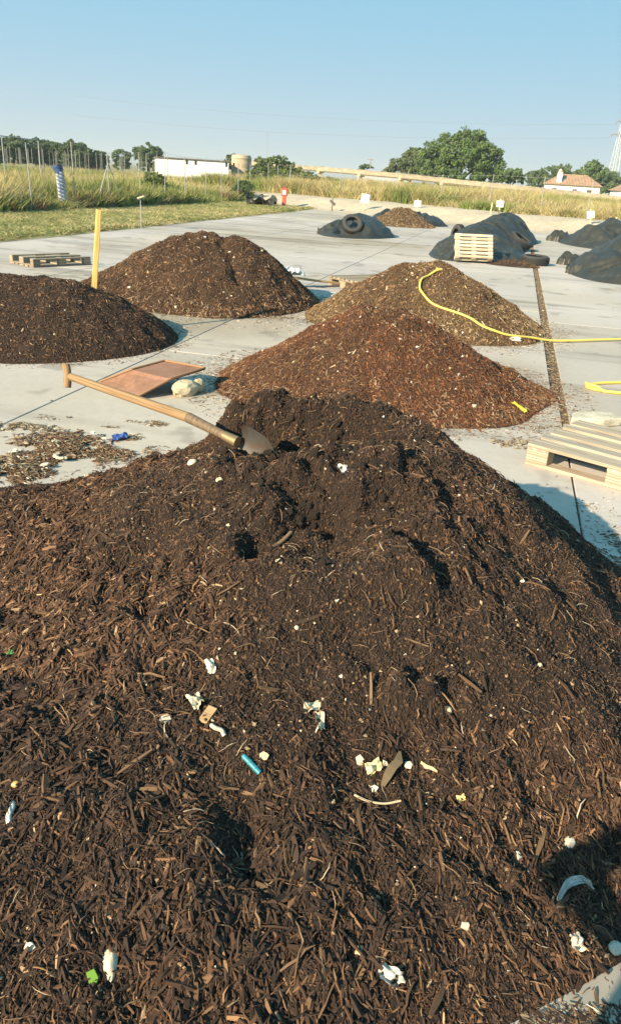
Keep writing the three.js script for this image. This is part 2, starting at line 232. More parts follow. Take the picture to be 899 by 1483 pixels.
{
  const f = rng(77);
  part('soil', nearField.mesh(0.35), soilMat([0.034, 0.019, 0.011]), nearPile);
  const coarse = (x, z) => clamp(0.55 * ss(0.4, 0.62, fbm(x * 2.1 + 8, z * 2.1 + 1, 3)) + 0.55 * ss(0, 0.95, -0.8 * x + 0.8 * (z + 2.0)) + 0.15 * ss(0.45, 0.6, fbm(x * 5, z * 5 + 3, 2)));
  const vis = (x, z) => { const u = x / -z; return (u < -0.62 || u > 0.62 || z < -3.3) ? 0.22 : 1; };
  const far = z => ss(-1.2, -3, z);
  instances('wood_chips', chipGeos, chipMat, scatter(nearField, 175000, f, { len: (f, x, z) => { const c = coarse(x, z); return (0.011 + 0.05 * Math.pow(f(), 2.7)) * (0.4 + 0.66 * c); }, wide: 0.9, tilt: 0.6, pal: PAL_DARK, pal2: PAL_DAMP, keep: (x, z) => vis(x, z) * (0.3 + 0.7 * coarse(x, z)) }), nearPile);
  instances('mulch_crumbs', crumbGeos, chipMat, scatter(nearField, 130000, f, { len: f => 0.0035 + 0.009 * Math.pow(f(), 2), tilt: 1, pal: PAL_CRUMB, lift: 0.4, keep: vis }), nearPile);
  instances('fibres', [chipGeo(71, 5, 0.03, 0.025, 0.35), chipGeo(72, 6, 0.022, 0.02, -0.5)], chipMat, scatter(nearField, 9000, f, { len: f => 0.025 + 0.06 * f() * f(), tilt: 0.5, lift: 0.1, pal: [[0.5, [0.06, 0.034, 0.018], [0.14, 0.08, 0.042]], [0.42, [0.15, 0.09, 0.047], [0.25, 0.16, 0.09]], [0.08, [0.35, 0.26, 0.16], [0.5, 0.42, 0.3]]], keep: vis }), nearPile);
  instances('pale_bits', crumbGeos, bitMat, scatter(nearField, 900, f, { len: f => 0.004 + 0.010 * Math.pow(f(), 3), tilt: 1, wide: 1.1, thin: 0.6, pal: PAL_BIT, lift: 0.5, keep: (x, z) => vis(x, z) * (0.15 + ss(0.45, 0.65, fbm(x * 3 + 5, z * 3, 2))) }), nearPile);
  const clod = [0, 1, 2].map(k => clodGeo(70 + k)), cl = [];
  while (cl.length < 900) { const dug = cl.length < 600, x = dug ? rr(-0.5, 0.5, f) : rr(-1.3, 1.2, f), z = dug ? rr(-3.1, -2.0, f) : rr(-3.0, -1.2, f); if (dug && Math.exp(-((x / 0.4) ** 2 + ((z + 2.65) / 0.4) ** 2)) < f()) continue; const L = (dug ? 0.009 : 0.007) + 0.02 * Math.pow(f(), 3), k = rr(0.8, 1.3, f); cl.push({ x, y: nearField.at(x, z) + L * 0.05, z, q: new THREE.Quaternion().setFromEuler(new THREE.Euler(f() * 6, f() * 6, f() * 6)), sx: L, sy: L * rr(0.7, 1, f), sz: L * rr(0.8, 1.2, f), c: [0.04 * k, 0.025 * k, 0.015 * k] }); }
  instances('soil_clods', clod, std([1, 1, 1], 1, { bumpMap: soilBump, bumpScale: 0.012 }), cl, nearPile);
  // the largest pieces, one by one
  const big = scatter(nearField, 300, f, { len: f => rr(0.045, 0.1, f), wide: 0.75, tilt: 0.35, lift: 0.12, pal: [[0.6, [0.045, 0.024, 0.013], [0.09, 0.048, 0.025]], [0.34, [0.11, 0.058, 0.028], [0.16, 0.09, 0.044]], [0.06, [0.2, 0.12, 0.062], [0.28, 0.18, 0.1]]], keep: (x, z) => (vis(x, z) === 1 && z > -2.7 ? (z > -1.9 ? 1 : 0.35) * (0.2 + 0.8 * coarse(x, z)) : 0) });
  const cols = Array.from({ length: 12 }, (_, i) => { const t = i / 11; return std(mixc([0.045, 0.024, 0.013], [0.24, 0.14, 0.068], t * t), 0.85); });
  big.forEach((b, i) => { const lum = Math.sqrt(clamp((b.c[0] - 0.04) / 0.22)); const m = part('wood_chip', chipGeos[i % 6], cols[Math.round(lum * 11)], nearPile); m.position.set(b.x, b.y + 0.004, b.z); m.quaternion.copy(b.q); m.scale.set(b.sx, b.sy * 0.8, b.sz * 0.72); });
}

/* ---------- the other piles ---------- */
function ring(cx, cz, l, r, n, b, wob, seed) { const f = rng(seed), out = []; for (let k = 0; k < 14; k++) { const a = k / 14 * Math.PI * 2, c = Math.cos(a), s = Math.sin(a), q = 1 + rr(-wob, wob, f); out.push([cx + c * (c > 0 ? r : l) * q, cz + s * (s > 0 ? n : b) * q]); } return out; }
function pile(label, poly, ridge, opt) {
  const xs = poly.map(p => p[0]), zs = poly.map(p => p[1]), o = { lump: 0.06, n: 22000, pal: PAL_DARK, soil: [0.034, 0.021, 0.012], bits: 250, lens: [0.012, 0.045], ...opt };
  const fn = moundFn({ poly, ridge, power: o.power ?? 0.95, top: o.top ?? 0.2, extra: (x, z, h) => h < -0.05 ? h : h + ss(0, 0.12, h) * (o.lump * (fbm(x * 2.2 + o.seed, z * 2.2, 3) - 0.5) * 2 + 0.045 * (fbm(x * 7, z * 7 + o.seed, 3) - 0.5) * 2 + (o.cut ? o.cut(x, z) : 0)) });
  const field = new Field(fn, Math.min(...xs) - 0.2, Math.max(...xs) + 0.2, Math.min(...zs) - 0.2, Math.max(...zs) + 0.2, o.step ?? 0.035);
  const t = thing('mulch_pile', label, 'mulch pile', [0, 0, 0], 0, o.group ?? 'compost and mulch piles on the yard'), f = rng(o.seed * 31 + 5);
  part('soil', field.mesh(0.45), soilMat(o.soil), t);
  const front = (x, z) => { const n = field.normal(x, z, 0.1); return n.z > -0.35 ? 1 : 0.25; };
  if (o.n) instances('wood_chips', chipGeos, chipMat, scatter(field, o.n, f, { len: f => o.lens[0] + (o.lens[1] - o.lens[0]) * Math.pow(f(), 2), wide: 1.1, tilt: 0.55, pal: o.pal, pal2: o.pal2, keep: front }), t);
  if (o.n > 3000 && o.coarse !== false) instances('coarse_chips', chipGeos, chipMat, scatter(field, Math.round(o.n / 14), f, { len: f => o.lens[1] * rr(0.7, 1.45, f), wide: 1, tilt: 0.35, pal: mixPal(o.pal, [[0.7, [0.14, 0.09, 0.045], [0.24, 0.16, 0.09]], [0.3, [0.25, 0.18, 0.1], [0.4, 0.31, 0.2]]], 0.35), keep: (x, z, y) => front(x, z) * (y < 0.13 ? 1 : 0.12) }), t);
  if (o.bits) instances('pale_bits', crumbGeos, bitMat, scatter(field, o.bits, f, { len: f => 0.008 + 0.042 * Math.pow(f(), 5), tilt: 0.6, wide: 0.8, thin: 0.4, pal: PAL_BIT, lift: 0.35, keep: (x, z) => front(x, z) * (0.1 + ss(0.42, 0.66, fbm(x * 2.6 + 5, z * 2.6, 3))) }), t);
  return field;
}
const PAL_RED = [[0.6, [0.07894, 0.02855, 0.01113], [0.1457, 0.0549, 0.02024]], [0.28, [0.1457, 0.0571, 0.02226], [0.2186, 0.09333, 0.03643]], [0.12, [0.2064, 0.09882, 0.04554], [0.3643, 0.2086, 0.1012]]];
const PAL_TAN = [[0.5, [0.099, 0.0559, 0.02432], [0.1716, 0.1014, 0.04352]], [0.36, [0.1716, 0.104, 0.04608], [0.2772, 0.1794, 0.08448]], [0.14, [0.2904, 0.2015, 0.1088], [0.4752, 0.351, 0.2048]]];
const PAL_BROWN = [[0.6, [0.05625, 0.0276, 0.01344], [0.1187, 0.06, 0.02688]], [0.3, [0.1187, 0.06, 0.02688], [0.2063, 0.108, 0.04816]], [0.1, [0.2, 0.12, 0.0616], [0.35, 0.228, 0.1232]]];
const redField = pile('reddish brown mulch pile just behind the near pile, with a yellow leaf on it', ring(0.55, -6.55, 1.5, 1.5, 1.3, 1.35, 0.07, 3), [[0.35, -6.62, 0.68], [0.62, -6.6, 0.7]], { seed: 3, n: 42000, pal: PAL_RED, pal2: PAL_BROWN, soil: [0.075, 0.031, 0.014], bits: 260, lump: 0.055, power: 1.18, top: 0.2 });
const tanField = pile('yellowish tan mulch pile with a yellow hose draped down it', ring(1.33, -9.95, 1.6, 1.6, 1.35, 1.35, 0.06, 7), [[1.05, -9.95, 0.74], [1.4, -9.9, 0.77]], { seed: 8, n: 30000, pal: PAL_TAN, pal2: PAL_BROWN, soil: [0.1, 0.063, 0.03], bits: 420, lens: [0.015, 0.06], lump: 0.06, top: 0.22 });
const farField = pile('brown mulch pile with two humps and a dark gully, behind the yellow stick', ring(-1.62, -10.95, 1.85, 1.6, 1.6, 1.5, 0.05, 12), [[-1.95, -10.95, 0.86], [-1.65, -10.95, 0.9], [-1.2, -10.95, 0.88]], { seed: 14, n: 32000, pal: PAL_BROWN, pal2: PAL_DARK, soil: [0.056, 0.031, 0.015], bits: 260, lens: [0.015, 0.06], lump: 0.06, top: 0.25, cut: (x, z) => -0.07 * Math.exp(-(((x + 1.3 - (z + 10.4) * 0.35 - 0.12 * fbm(z * 4, 2, 2)) / 0.08) ** 2)) * ss(-11.2, -10.9, z) * (1 - ss(-10.1, -9.8, z)) });
const leftField = pile('smooth rounded dark mulch pile cut off by the left picture edge', ring(-2.98, -7.85, 1.65, 1.5, 1.38, 1.4, 0.04, 21), [[-3.3, -7.85, 0.6], [-2.65, -7.8, 0.6]], { seed: 23, coarse: false, n: 36000, pal: PAL_DARK, soil: [0.036, 0.022, 0.012], bits: 25, lump: 0.02, lens: [0.014, 0.05], top: 0.3, power: 0.85 });
pile('low brown compost mound in front of a half pulled black tarp', ring(3.0, -32.6, 1.35, 1.25, 1.5, 1.2, 0.06, 31), [[2.8, -32.7, 0.74], [3.1, -32.7, 0.74]], { seed: 33, n: 5000, pal: PAL_TAN, soil: [0.075, 0.048, 0.026], bits: 40, lens: [0.04, 0.1], step: 0.06, power: 1.1 });
pile('small spill of brown compost at the foot of the tarp with the upright pallet', ring(4.35, -18.45, 0.62, 0.6, 0.45, 0.5, 0.1, 35), [[4.2, -18.5, 0.13], [4.5, -18.5, 0.12]], { seed: 36, n: 1500, pal: PAL_BROWN, bits: 8, lens: [0.02, 0.06], step: 0.05, lump: 0.02 });
/* EXTRA */
/* ---------- litter on the concrete ---------- */
const PAL_LITTER = [[0.45, [0.09, 0.06, 0.032], [0.18, 0.125, 0.07]], [0.4, [0.2, 0.15, 0.085], [0.36, 0.28, 0.17]], [0.15, [0.45, 0.38, 0.26], [0.7, 0.64, 0.52]]];
function litterAt(f, x, z, L, pal, y = 0) { const q = new THREE.Quaternion().setFromEuler(new THREE.Euler(rr(-0.15, 0.15, f), f() * 6.283, rr(-0.15, 0.15, f))); return { x, y: y + L * 0.06 + 0.001, z, q, sx: L, sy: L * rr(0.6, 1.2, f), sz: L * rr(0.7, 1.5, f), c: toneFrom(pal, f) }; }
{
  const f = rng(501), list = [];
  const PAL_MIX = mixPal(PAL_LITTER, PAL_BROWN, 0.6); const g2 = () => (f() + f() + f() - 1.5) / 1.5;
  const blob = (cx, cz, rx, rz, n, pal, lo, hi, heap = 0) => { for (let i = 0; i < n; i++) { const a = g2(), b = g2(), x = cx + a * rx, z = cz + b * rz; if (fbm(x * 5, z * 5, 3) < 0.44 + 0.1 * f()) continue; list.push(litterAt(f, x, z, lo + (hi - lo) * Math.pow(f(), 2), pal, heap * Math.max(0, 1 - Math.hypot(a, b) * 1.3) * f())); } };
  const skirt = (poly, n, pal, spread, ease = 2, side) => { const P = smoothPoly(poly, 96); for (let i = 0; i < n; i++) { const k = Math.floor(f() * 96), a = P[k], b = P[(k + 1) % 96], t = f(), x = a[0] + (b[0] - a[0]) * t, z = a[1] + (b[1] - a[1]) * t; const nx = (b[1] - a[1]), nz = -(b[0] - a[0]), l = Math.hypot(nx, nz); const w = (0.3 + 1.2 * fbm(x * 2, z * 2 + 7, 2)) * spread * Math.pow(f(), ease) * (side ? side(x, z) : 1); const s = [x + nx / l * w, z + nz / l * w]; list.push(litterAt(f, s[0], s[1], 0.008 + 0.04 * f() * f(), pal)); } };
  skirt(ring(0.55, -6.55, 1.5, 1.5, 1.3, 1.35, 0.07, 3), 8000, mixPal(PAL_RED, PAL_LITTER, 0.55), 0.42);
  skirt(ring(1.33, -9.95, 1.6, 1.6, 1.35, 1.35, 0.06, 7), 6500, PAL_LITTER, 0.5, 1.8, (x) => x < 0.6 ? 1.5 : 0.8);
  skirt(ring(-1.62, -10.95, 1.85, 1.6, 1.6, 1.5, 0.05, 12), 6500, mixPal(PAL_BROWN, PAL_LITTER, 0.4), 0.6);
  skirt(ring(-2.98, -7.85, 1.65, 1.5, 1.38, 1.4, 0.04, 21), 2600, PAL_BROWN, 0.26);
  skirt([[1.62, -2.85], [1.5, -2.1], [1.15, -1.45], [0.72, -1.22], [0.3, -1.0], [-0.25, -0.72], [-0.9, -0.6], [-1.6, -0.85], [-2.1, -1.6], [-2.25, -2.5], [-1.95, -3.3], [-1.5, -3.85], [-0.8, -4.1], [0.1, -4.15], [0.9, -3.95], [1.4, -3.5]], 4200, mixPal(PAL_DARK, PAL_LITTER, 0.3), 0.28, 2.2);
  blob(-0.7, -9.75, 0.55, 0.35, 1500, mixPal(PAL_BROWN, PAL_LITTER, 0.6), 0.01, 0.04, 0.02);
  blob(0.1, -11.0, 0.6, 0.9, 2200, PAL_LITTER, 0.012, 0.06); blob(0.05, -11.2, 0.5, 0.8, 420, [[0.7, [0.5, 0.44, 0.33], [0.72, 0.66, 0.54]], [0.3, [0.3, 0.22, 0.13], [0.45, 0.36, 0.24]]], 0.03, 0.11, 0.01);
  blob(-1.6, -4.45, 0.45, 0.45, 6500, PAL_MIX, 0.012, 0.06, 0.035); blob(-1.75, -4.05, 0.35, 0.4, 6000, PAL_MIX, 0.012, 0.06, 0.04); blob(-1.25, -4.45, 0.4, 0.25, 2600, PAL_MIX, 0.012, 0.05, 0.02);
  blob(-2.0, -4.82, 0.35, 0.12, 2200, PAL_LITTER, 0.01, 0.045, 0.015); blob(-1.67, -5.08, 0.32, 0.09, 1600, PAL_LITTER, 0.01, 0.03, 0.012); blob(-1.4, -4.93, 0.1, 0.06, 260, PAL_LITTER, 0.008, 0.025, 0.01); blob(-1.12, -5.08, 0.13, 0.09, 300, PAL_LITTER, 0.01, 0.035, 0.012); blob(-1.3, -5.1, 0.08, 0.05, 120, PAL_LITTER, 0.008, 0.02); blob(-1.2, -4.72, 0.14, 0.14, 420, PAL_LITTER, 0.01, 0.04, 0.012);
  blob(1.2, -5.2, 0.6, 0.3, 2600, PAL_LITTER, 0.01, 0.045, 0.008); blob(1.75, -5.45, 0.22, 0.25, 500, PAL_LITTER, 0.01, 0.05); blob(1.9, -3.4, 0.6, 0.5, 7000, mixPal(PAL_LITTER, PAL_BROWN, 0.4), 0.008, 0.04, 0.02); blob(1.55, -4.1, 0.3, 0.4, 400, PAL_LITTER, 0.006, 0.03);
  blob(0.62, -1.2, 0.32, 0.2, 2600, mixPal(PAL_DARK, PAL_LITTER, 0.3), 0.006, 0.035); blob(0.86, -1.2, 0.3, 0.25, 900, PAL_DARK, 0.005, 0.02); blob(0.6, -1.05, 0.35, 0.16, 2600, mixPal(PAL_DARK, PAL_LITTER, 0.25), 0.004, 0.022);
  for (let i = 0; i < 700; i++) list.push(litterAt(f, rr(-5, 5, f), -rr(3.5, 16, f), 0.006 + 0.03 * Math.pow(f(), 3), PAL_LITTER));
  blob(-0.55, -6.9, 0.35, 0.35, 260, PAL_LITTER, 0.006, 0.02); blob(4.6, -26, 1.2, 4, 500, PAL_BROWN, 0.02, 0.08); blob(0.3, -24, 0.9, 0.5, 300, PAL_BROWN, 0.02, 0.08);
  for (let i = 0; i < 14000; i++) { const v = 5.9 + Math.pow(f(), 1.4) * 28, lx = GX + rr(-GUT, GUT, f), c = Math.cos(TH), s = Math.sin(TH), x = lx * c + v * s, z = lx * s - v * c; const it = litterAt(f, x, z, 0.012 + 0.035 * f() * f(), mixPal(PAL_LITTER, PAL_BROWN, 0.35), rr(-0.03, -0.002, f)); list.push(it); }
  const holder = new THREE.Group(); holder.name = 'loose_litter'; holder.userData.kind = 'stuff'; scene.add(holder); tag(holder, 'loose wood chips and pale debris scattered over the concrete and drain', 'litter');
  instances('litter_chips', chipGeos, chipMat, list, holder);
}
function mixPal(a, b, t) { return [...a.map(([w, c, d]) => [w * (1 - t), c, d]), ...b.map(([w, c, d]) => [w * t, c, d])]; }

/* ---------- pallets ---------- */
const palGeo = { board: chamfer(1.2, 0.022, 0.1, 0.003), wide: chamfer(1.2, 0.022, 0.145, 0.003), cross: chamfer(0.145, 0.022, 0.8, 0.003), slim: chamfer(1.2, 0.022, 0.078, 0.003), block: chamfer(0.145, 0.078, 0.1, 0.004), blockw: chamfer(0.145, 0.078, 0.145, 0.004), nail: new THREE.CylinderGeometry(0.005, 0.005, 0.003, 6) };
for (const k of ['board', 'slim', 'wide', 'cross', 'block', 'blockw']) { const g = palGeo[k], p = g.attributes.position, n = g.attributes.normal, uv = []; for (let i = 0; i < p.count; i++) { const X = p.getX(i), Y = p.getY(i), Z = p.getZ(i), a = k === 'cross' ? Z : X, b = k === 'cross' ? X : Z; uv.push(a * 0.9, (Math.abs(n.getY(i)) > 0.5 ? b : Y + b) * 2.2); } g.setAttribute('uv', new THREE.Float32BufferAttribute(uv, 2)); }
function pallet(label, pos, turn, mats, flip = false, widths = 5) {
  const t = thing('wooden_pallet', label, 'pallet', pos, turn, 'wooden pallets'), inner = [], f = rng(Math.round(Math.abs(pos[0] * 100 + pos[2] * 37)));
  const M = () => mats[Math.floor(f() * mats.length)];
  const add = (n, g, x, y, z) => { const m = part(n, g, M(), t); m.position.set(x, flip ? 0.146 - y : y, z); m.rotation.y = rr(-0.006, 0.006, f); m.rotation.z = rr(-0.004, 0.004, f); return m; };
  const zs = widths === 5 ? [[-0.3275, 1], [-0.165, 0], [0, 1], [0.165, 0], [0.3275, 1]] : [-0.35, -0.233, -0.117, 0, 0.117, 0.233, 0.35].map(z => [z, 0]);
  for (const [z, w] of zs) { const b = add('deck_board', w ? palGeo.wide : widths === 7 ? palGeo.slim : palGeo.board, 0, 0.134, z + rr(-0.006, 0.006, f)); if (!flip) for (const x of [-0.53, 0, 0.53]) { const n = part('nail', palGeo.nail, galv, b); n.position.set(x, 0.0115, rr(-0.02, 0.02, f)); } }
  for (const x of [-0.5275, 0, 0.5275]) add('cross_board', palGeo.cross, x, 0.1115, 0);
  for (const x of [-0.5275, 0, 0.5275]) for (const z of [-0.35, 0, 0.35]) add('block', z ? palGeo.block : palGeo.blockw, x, 0.0612, z);
  for (const z of [-0.35, 0, 0.35]) add('skid_board', z ? palGeo.board : palGeo.wide, 0, 0.0115, z);
  return t;
}
// local +x runs along the long side
{ const d = [0.77, 0.64], c = [1.38 + 0.6 * d[0] + 0.4 * 0.64, -4.72 + 0.6 * d[1] - 0.4 * 0.77]; pallet('weathered pallet lying flat on the concrete at the right edge beside the near pile', [c[0], 0, c[1]], -Math.atan2(d[1], d[0]), woodOld); }
{ const p = pallet('upside down grey pallet on the concrete left of the yellow stick', [-4.72, 0, -13.6], Math.atan2(0.77, 0.46) - 0.15, woodGrey, true); p.scale.setScalar(0.92); }
pallet('small looking pallet half hidden behind the yellowish pile with the hose', [0.78, 0, -13.15], 0.62, woodGrey, false, 7);
{ const p = pallet('pale pallet leaning upright against the black tarp', [3.37, 0.04, -18.42], 0, woodPale, false, 7); p.rotation.set(-0.0, -0.08, 0); p.rotation.order = 'YXZ'; p.rotation.set(Math.PI / 2 - 0.62, 0.02, 0.02); p.scale.set(0.72, 1, 0.76); p.position.set(3.37, 0.29, -18.62); }

/* ---------- stick, plank, board, stones ---------- */
single('yellow_stick', (() => { const g = chamfer(0.052, 1.12, 0.028, 0.003); const p = g.attributes.position, uv = []; for (let i = 0; i < p.count; i++) uv.push(p.getY(i), p.getX(i) * 3); g.setAttribute('uv', new THREE.Float32BufferAttribute(uv, 2)); g.rotateZ(-0.115); g.rotateX(-0.02); g.rotateY(0.3); g.translate(-2.325, 0.66, -7.99); return g; })(), std([0.8, 0.6, 0.2], 0.75, { map: woodTex }), 'yellow wooden stake stuck upright in the left pile', 'stake');
single('plank', (() => { const g = chamfer(1.75, 0.03, 0.14, 0.003); worldUV(g, 1.2); g.rotateZ(-0.12); g.rotateY(0.62); g.translate(-0.33, 0.13, -12.55); return g; })(), std([0.6, 0.42, 0.2], 0.9, { map: woodTex }), 'long tan plank lying on the ground right of the two humped pile', 'plank');
function crumple(seed, w, d, h, n = 12) { // a sheet of crushed film or cloth, with thickness
  const g = new THREE.PlaneGeometry(w, d, n, n); g.rotateX(-Math.PI / 2); const p = g.attributes.position;
  for (let i = 0; i < p.count; i++) { const x = p.getX(i), z = p.getZ(i), k = (fbm(x / w * 4 + seed, z / d * 4, 3) - 0.3) * 2; const e = 0.8 + 0.35 * vn(x / w * 5 + seed, z / d * 5 + 3); p.setXYZ(i, x * e + (vn(x / w * 7 + seed, z / d * 3) - 0.5) * w * 0.2, h * Math.max(0.03, k) + 0.002, z * e + (vn(z / d * 7 + seed, x / w * 3) - 0.5) * d * 0.2); }
  const b = g.clone(); b.translate(0, -0.0015, 0); const ix = b.index.array; for (let i = 0; i < ix.length; i += 3) { const t = ix[i]; ix[i] = ix[i + 1]; ix[i + 1] = t; } const m = mergeGeometries([g, b]); m.computeVertexNormals(); return m;
}
{ const m = single('plastic_bag', crumple(3, 0.3, 0.24, 0.12), std([0.7, 0.7, 0.68], 0.5), 'white plastic bag lying on the long tan plank', 'bag'); m.position.set(-0.47, 0.2, -12.35); m.rotation.y = 0.5; }
{ // bent brown board
  const v = { A: [-1.76, 0.012, -6.0], B: [-1.38, 0.012, -5.63], C: [-1.5, 0.125, -6.02], D: [-1.15, 0.12, -5.82], E: [-1.29, 0.15, -6.28], F: [-0.93, 0.145, -6.13] };
  const t = 0.012, P = [], add = (...q) => q.forEach(a => P.push(...a)), up = a => [a[0], a[1] + t, a[2]], quad = (a, b, c, d) => add(a, b, c, a, c, d);
  const loop = [v.A, v.B, v.D, v.F, v.E, v.C]; quad(up(v.A), up(v.B), up(v.D), up(v.C)); quad(up(v.C), up(v.D), up(v.F), up(v.E)); quad(v.C, v.D, v.B, v.A); quad(v.E, v.F, v.D, v.C);
  loop.forEach((a, i) => { const b = loop[(i + 1) % 6]; quad(a, b, up(b), up(a)); });
  const g = new THREE.BufferGeometry(); g.setAttribute('position', new THREE.Float32BufferAttribute(P, 3)); g.computeVertexNormals(); worldUV(g, 0.6);
  const rust = tex(256, (u, w) => { const a = tf(u, w, 5, 5), b = tf(u, w, 30, 3), k = 0.8 + 0.5 * (a - 0.5) + 0.3 * (b - 0.5); return [0.33 * k, 0.17 * k, (0.09 + 0.03 * a) * k]; });
  const b = thing('brown_board', 'bent reddish brown board resting on a stone on the concrete', 'board'); part('panel', g, std([1, 1, 1], 0.75, { map: rust }), b);
  part('rim', mergeGeometries([bar([-1.76, 0.03, -6.0], [-1.5, 0.143, -6.02], 0.009), bar([-1.5, 0.143, -6.02], [-1.29, 0.168, -6.28], 0.009), bar([-1.29, 0.168, -6.28], [-0.93, 0.163, -6.13], 0.009), bar([-1.38, 0.026, -5.63], [-1.15, 0.136, -5.82], 0.009), bar([-1.15, 0.136, -5.82], [-0.93, 0.163, -6.13], 0.009)]), std([0.3, 0.17, 0.09], 0.8), b);
}
const chunk = (seed, a, b, c) => { const g = new THREE.IcosahedronGeometry(1, 2); return flat(jitterGeo(g, 0.09, seed).applyMatrix4(new THREE.Matrix4().makeRotationX(seed)).scale(a * (1 + 0.1 * Math.sin(seed)), b, c)); };
const rockTex = tex(256, (u, v) => { const a = tf(u, v, 6, 5), b = tf(u, v, 40, 2), k = 0.7 + 0.5 * (a - 0.5) + 0.3 * (b - 0.5); return [k, k * 0.95, k * 0.85]; });
function stone(seed, sx, sy, sz, det = 3) { const g = mergeVertices((() => { const q = new THREE.IcosahedronGeometry(1, det); q.deleteAttribute('uv'); q.deleteAttribute('normal'); return q; })()); const p = g.attributes.position; for (let i = 0; i < p.count; i++) { const x = p.getX(i), y = p.getY(i), z = p.getZ(i), k = 0.6 + 0.75 * fbm(x * 1.6 + seed * 3.1 + z, y * 1.6 + z * 1.7, 3) + 0.3 * (fbm(x * 5 + seed, y * 5 + z * 5, 3) - 0.5); p.setXYZ(i, x * k * sx, Math.max(-0.55, y) * k * sy, z * k * sz); } g.computeVertexNormals(); worldUV(g, 0.3); return g; }
function put(m, x, y, z, ry = 0, rx = 0, rz = 0) { m.position.set(x, y, z); m.rotation.set(rx, ry, rz); return m; }
put(single('stone', worldUV(chunk(4, 0.13, 0.075, 0.085), 0.3), std([0.72, 0.64, 0.48], 0.95, { map: rockTex }), 'rough pale yellow stone propping up the bent brown board', 'stone', 'stones under the brown board'), -1.05, 0.05, -5.87, 0.9);
put(single('stone', worldUV(chunk(9, 0.06, 0.06, 0.05), 0.3), std([0.6, 0.52, 0.38], 0.95, { map: rockTex }), 'smaller stone at the right end of the pale yellow stone', 'stone', 'stones under the brown board'), -0.96, 0.05, -5.98, 1.1);
put(single('stone_slab', (() => { const s = new THREE.Shape([[-0.2, -0.09], [-0.12, 0.05], [-0.05, 0.1], [0.1, 0.11], [0.2, 0.08], [0.21, -0.05], [0.05, -0.1]].map(a => new THREE.Vector2(...a))); const g = new THREE.ExtrudeGeometry(s, { depth: 0.045, bevelEnabled: true, bevelSize: 0.01, bevelThickness: 0.01, bevelSegments: 2 }); g.rotateX(-Math.PI / 2); g.computeVertexNormals(); return worldUV(g, 0.5); })(), std([0.8, 0.76, 0.64], 0.95, { map: rockTex }), 'broken pale slab on the concrete behind the right hand pallet', 'slab piece'), 2.13, 0.012, -5.75, 0.15);

/* ---------- spade ---------- */
{
  const t = thing('spade', 'wooden T handled spade with rusty blade stuck in the near pile', 'spade');
  const T = [-1.06, 0.815, -3.15], J = [-0.5, 0.755, -2.86], S = [-0.33, 0.725, -2.74];
  const hw = std([0.37, 0.24, 0.125], 0.8, { map: woodTex, bumpMap: woodBump, bumpScale: 0.001 });
  const hd = std([0.2, 0.14, 0.09], 0.7, { map: woodTex });
  const along = g => { const u = g.attributes.uv; for (let i = 0; i < u.count; i++) u.setXY(i, u.getY(i) * 0.9, u.getX(i) * 0.5); return g; };
  part('handle', along(bar(T, J, 0.016, 0.02, 16)), hw, t);
  part('grip', (() => { const g = tube([[-1.068, 0.862, -3.16], [-1.062, 0.835, -3.152], [-1.059, 0.8, -3.14], [-1.06, 0.77, -3.13]], 0.017, 16, 12); return g; })(), hw, t);
  part('socket', mergeGeometries([bar(J, S, 0.021, 0.016, 16)]), hd, t);
  part('collar', bar([-0.345, 0.727, -2.75], [-0.29, 0.716, -2.715], 0.018, 0.022, 12), std([0.3, 0.22, 0.12], 0.5, { metalness: 0.6 }), t);
  const ax = new THREE.Vector3(S[0] - J[0], S[1] - J[1] - 0.02, S[2] - J[2]).normalize(), up0 = new THREE.Vector3(0.18, 1, -0.25), side = up0.clone().addScaledVector(ax, -up0.dot(ax)).normalize(), nr = new THREE.Vector3().crossVectors(ax, side).normalize();
  const n = 14, mk = off => { const g = new THREE.PlaneGeometry(1, 1, n, n), p = g.attributes.position; for (let i = 0; i < p.count; i++) { const a = p.getX(i) + 0.5, b = p.getY(i) * 2; const half = 0.088 * (a < 0.12 ? 0.8 + 0.2 * a / 0.12 : 1) * (a > 0.45 ? Math.pow(1 - ((a - 0.45) / 0.56) ** 2, 0.6) : 1), w = b * half, bow = 0.035 * (1 - b * b) * (1 - 0.6 * a); const q = new THREE.Vector3(-0.3, 0.705, -2.72).addScaledVector(ax, a * 0.2).addScaledVector(side, w).addScaledVector(nr, -bow + off); p.setXYZ(i, q.x, q.y, q.z); } return g; };
  const a = mk(0), b = mk(0.003); const ix = b.index.array; for (let i = 0; i < ix.length; i += 3) { const q = ix[i]; ix[i] = ix[i + 1]; ix[i + 1] = q; } const bg = mergeGeometries([a, b]); bg.computeVertexNormals();
  part('blade', bg, std([1, 1, 1], 0.5, { metalness: 0.75, map: tex(128, (u, v) => { const k = tf(u, v, 6, 4), r = ss(0.4, 0.65, k); return mixc([0.13, 0.125, 0.12], [0.13, 0.085, 0.05], r * 0.6); }) }), t);
}

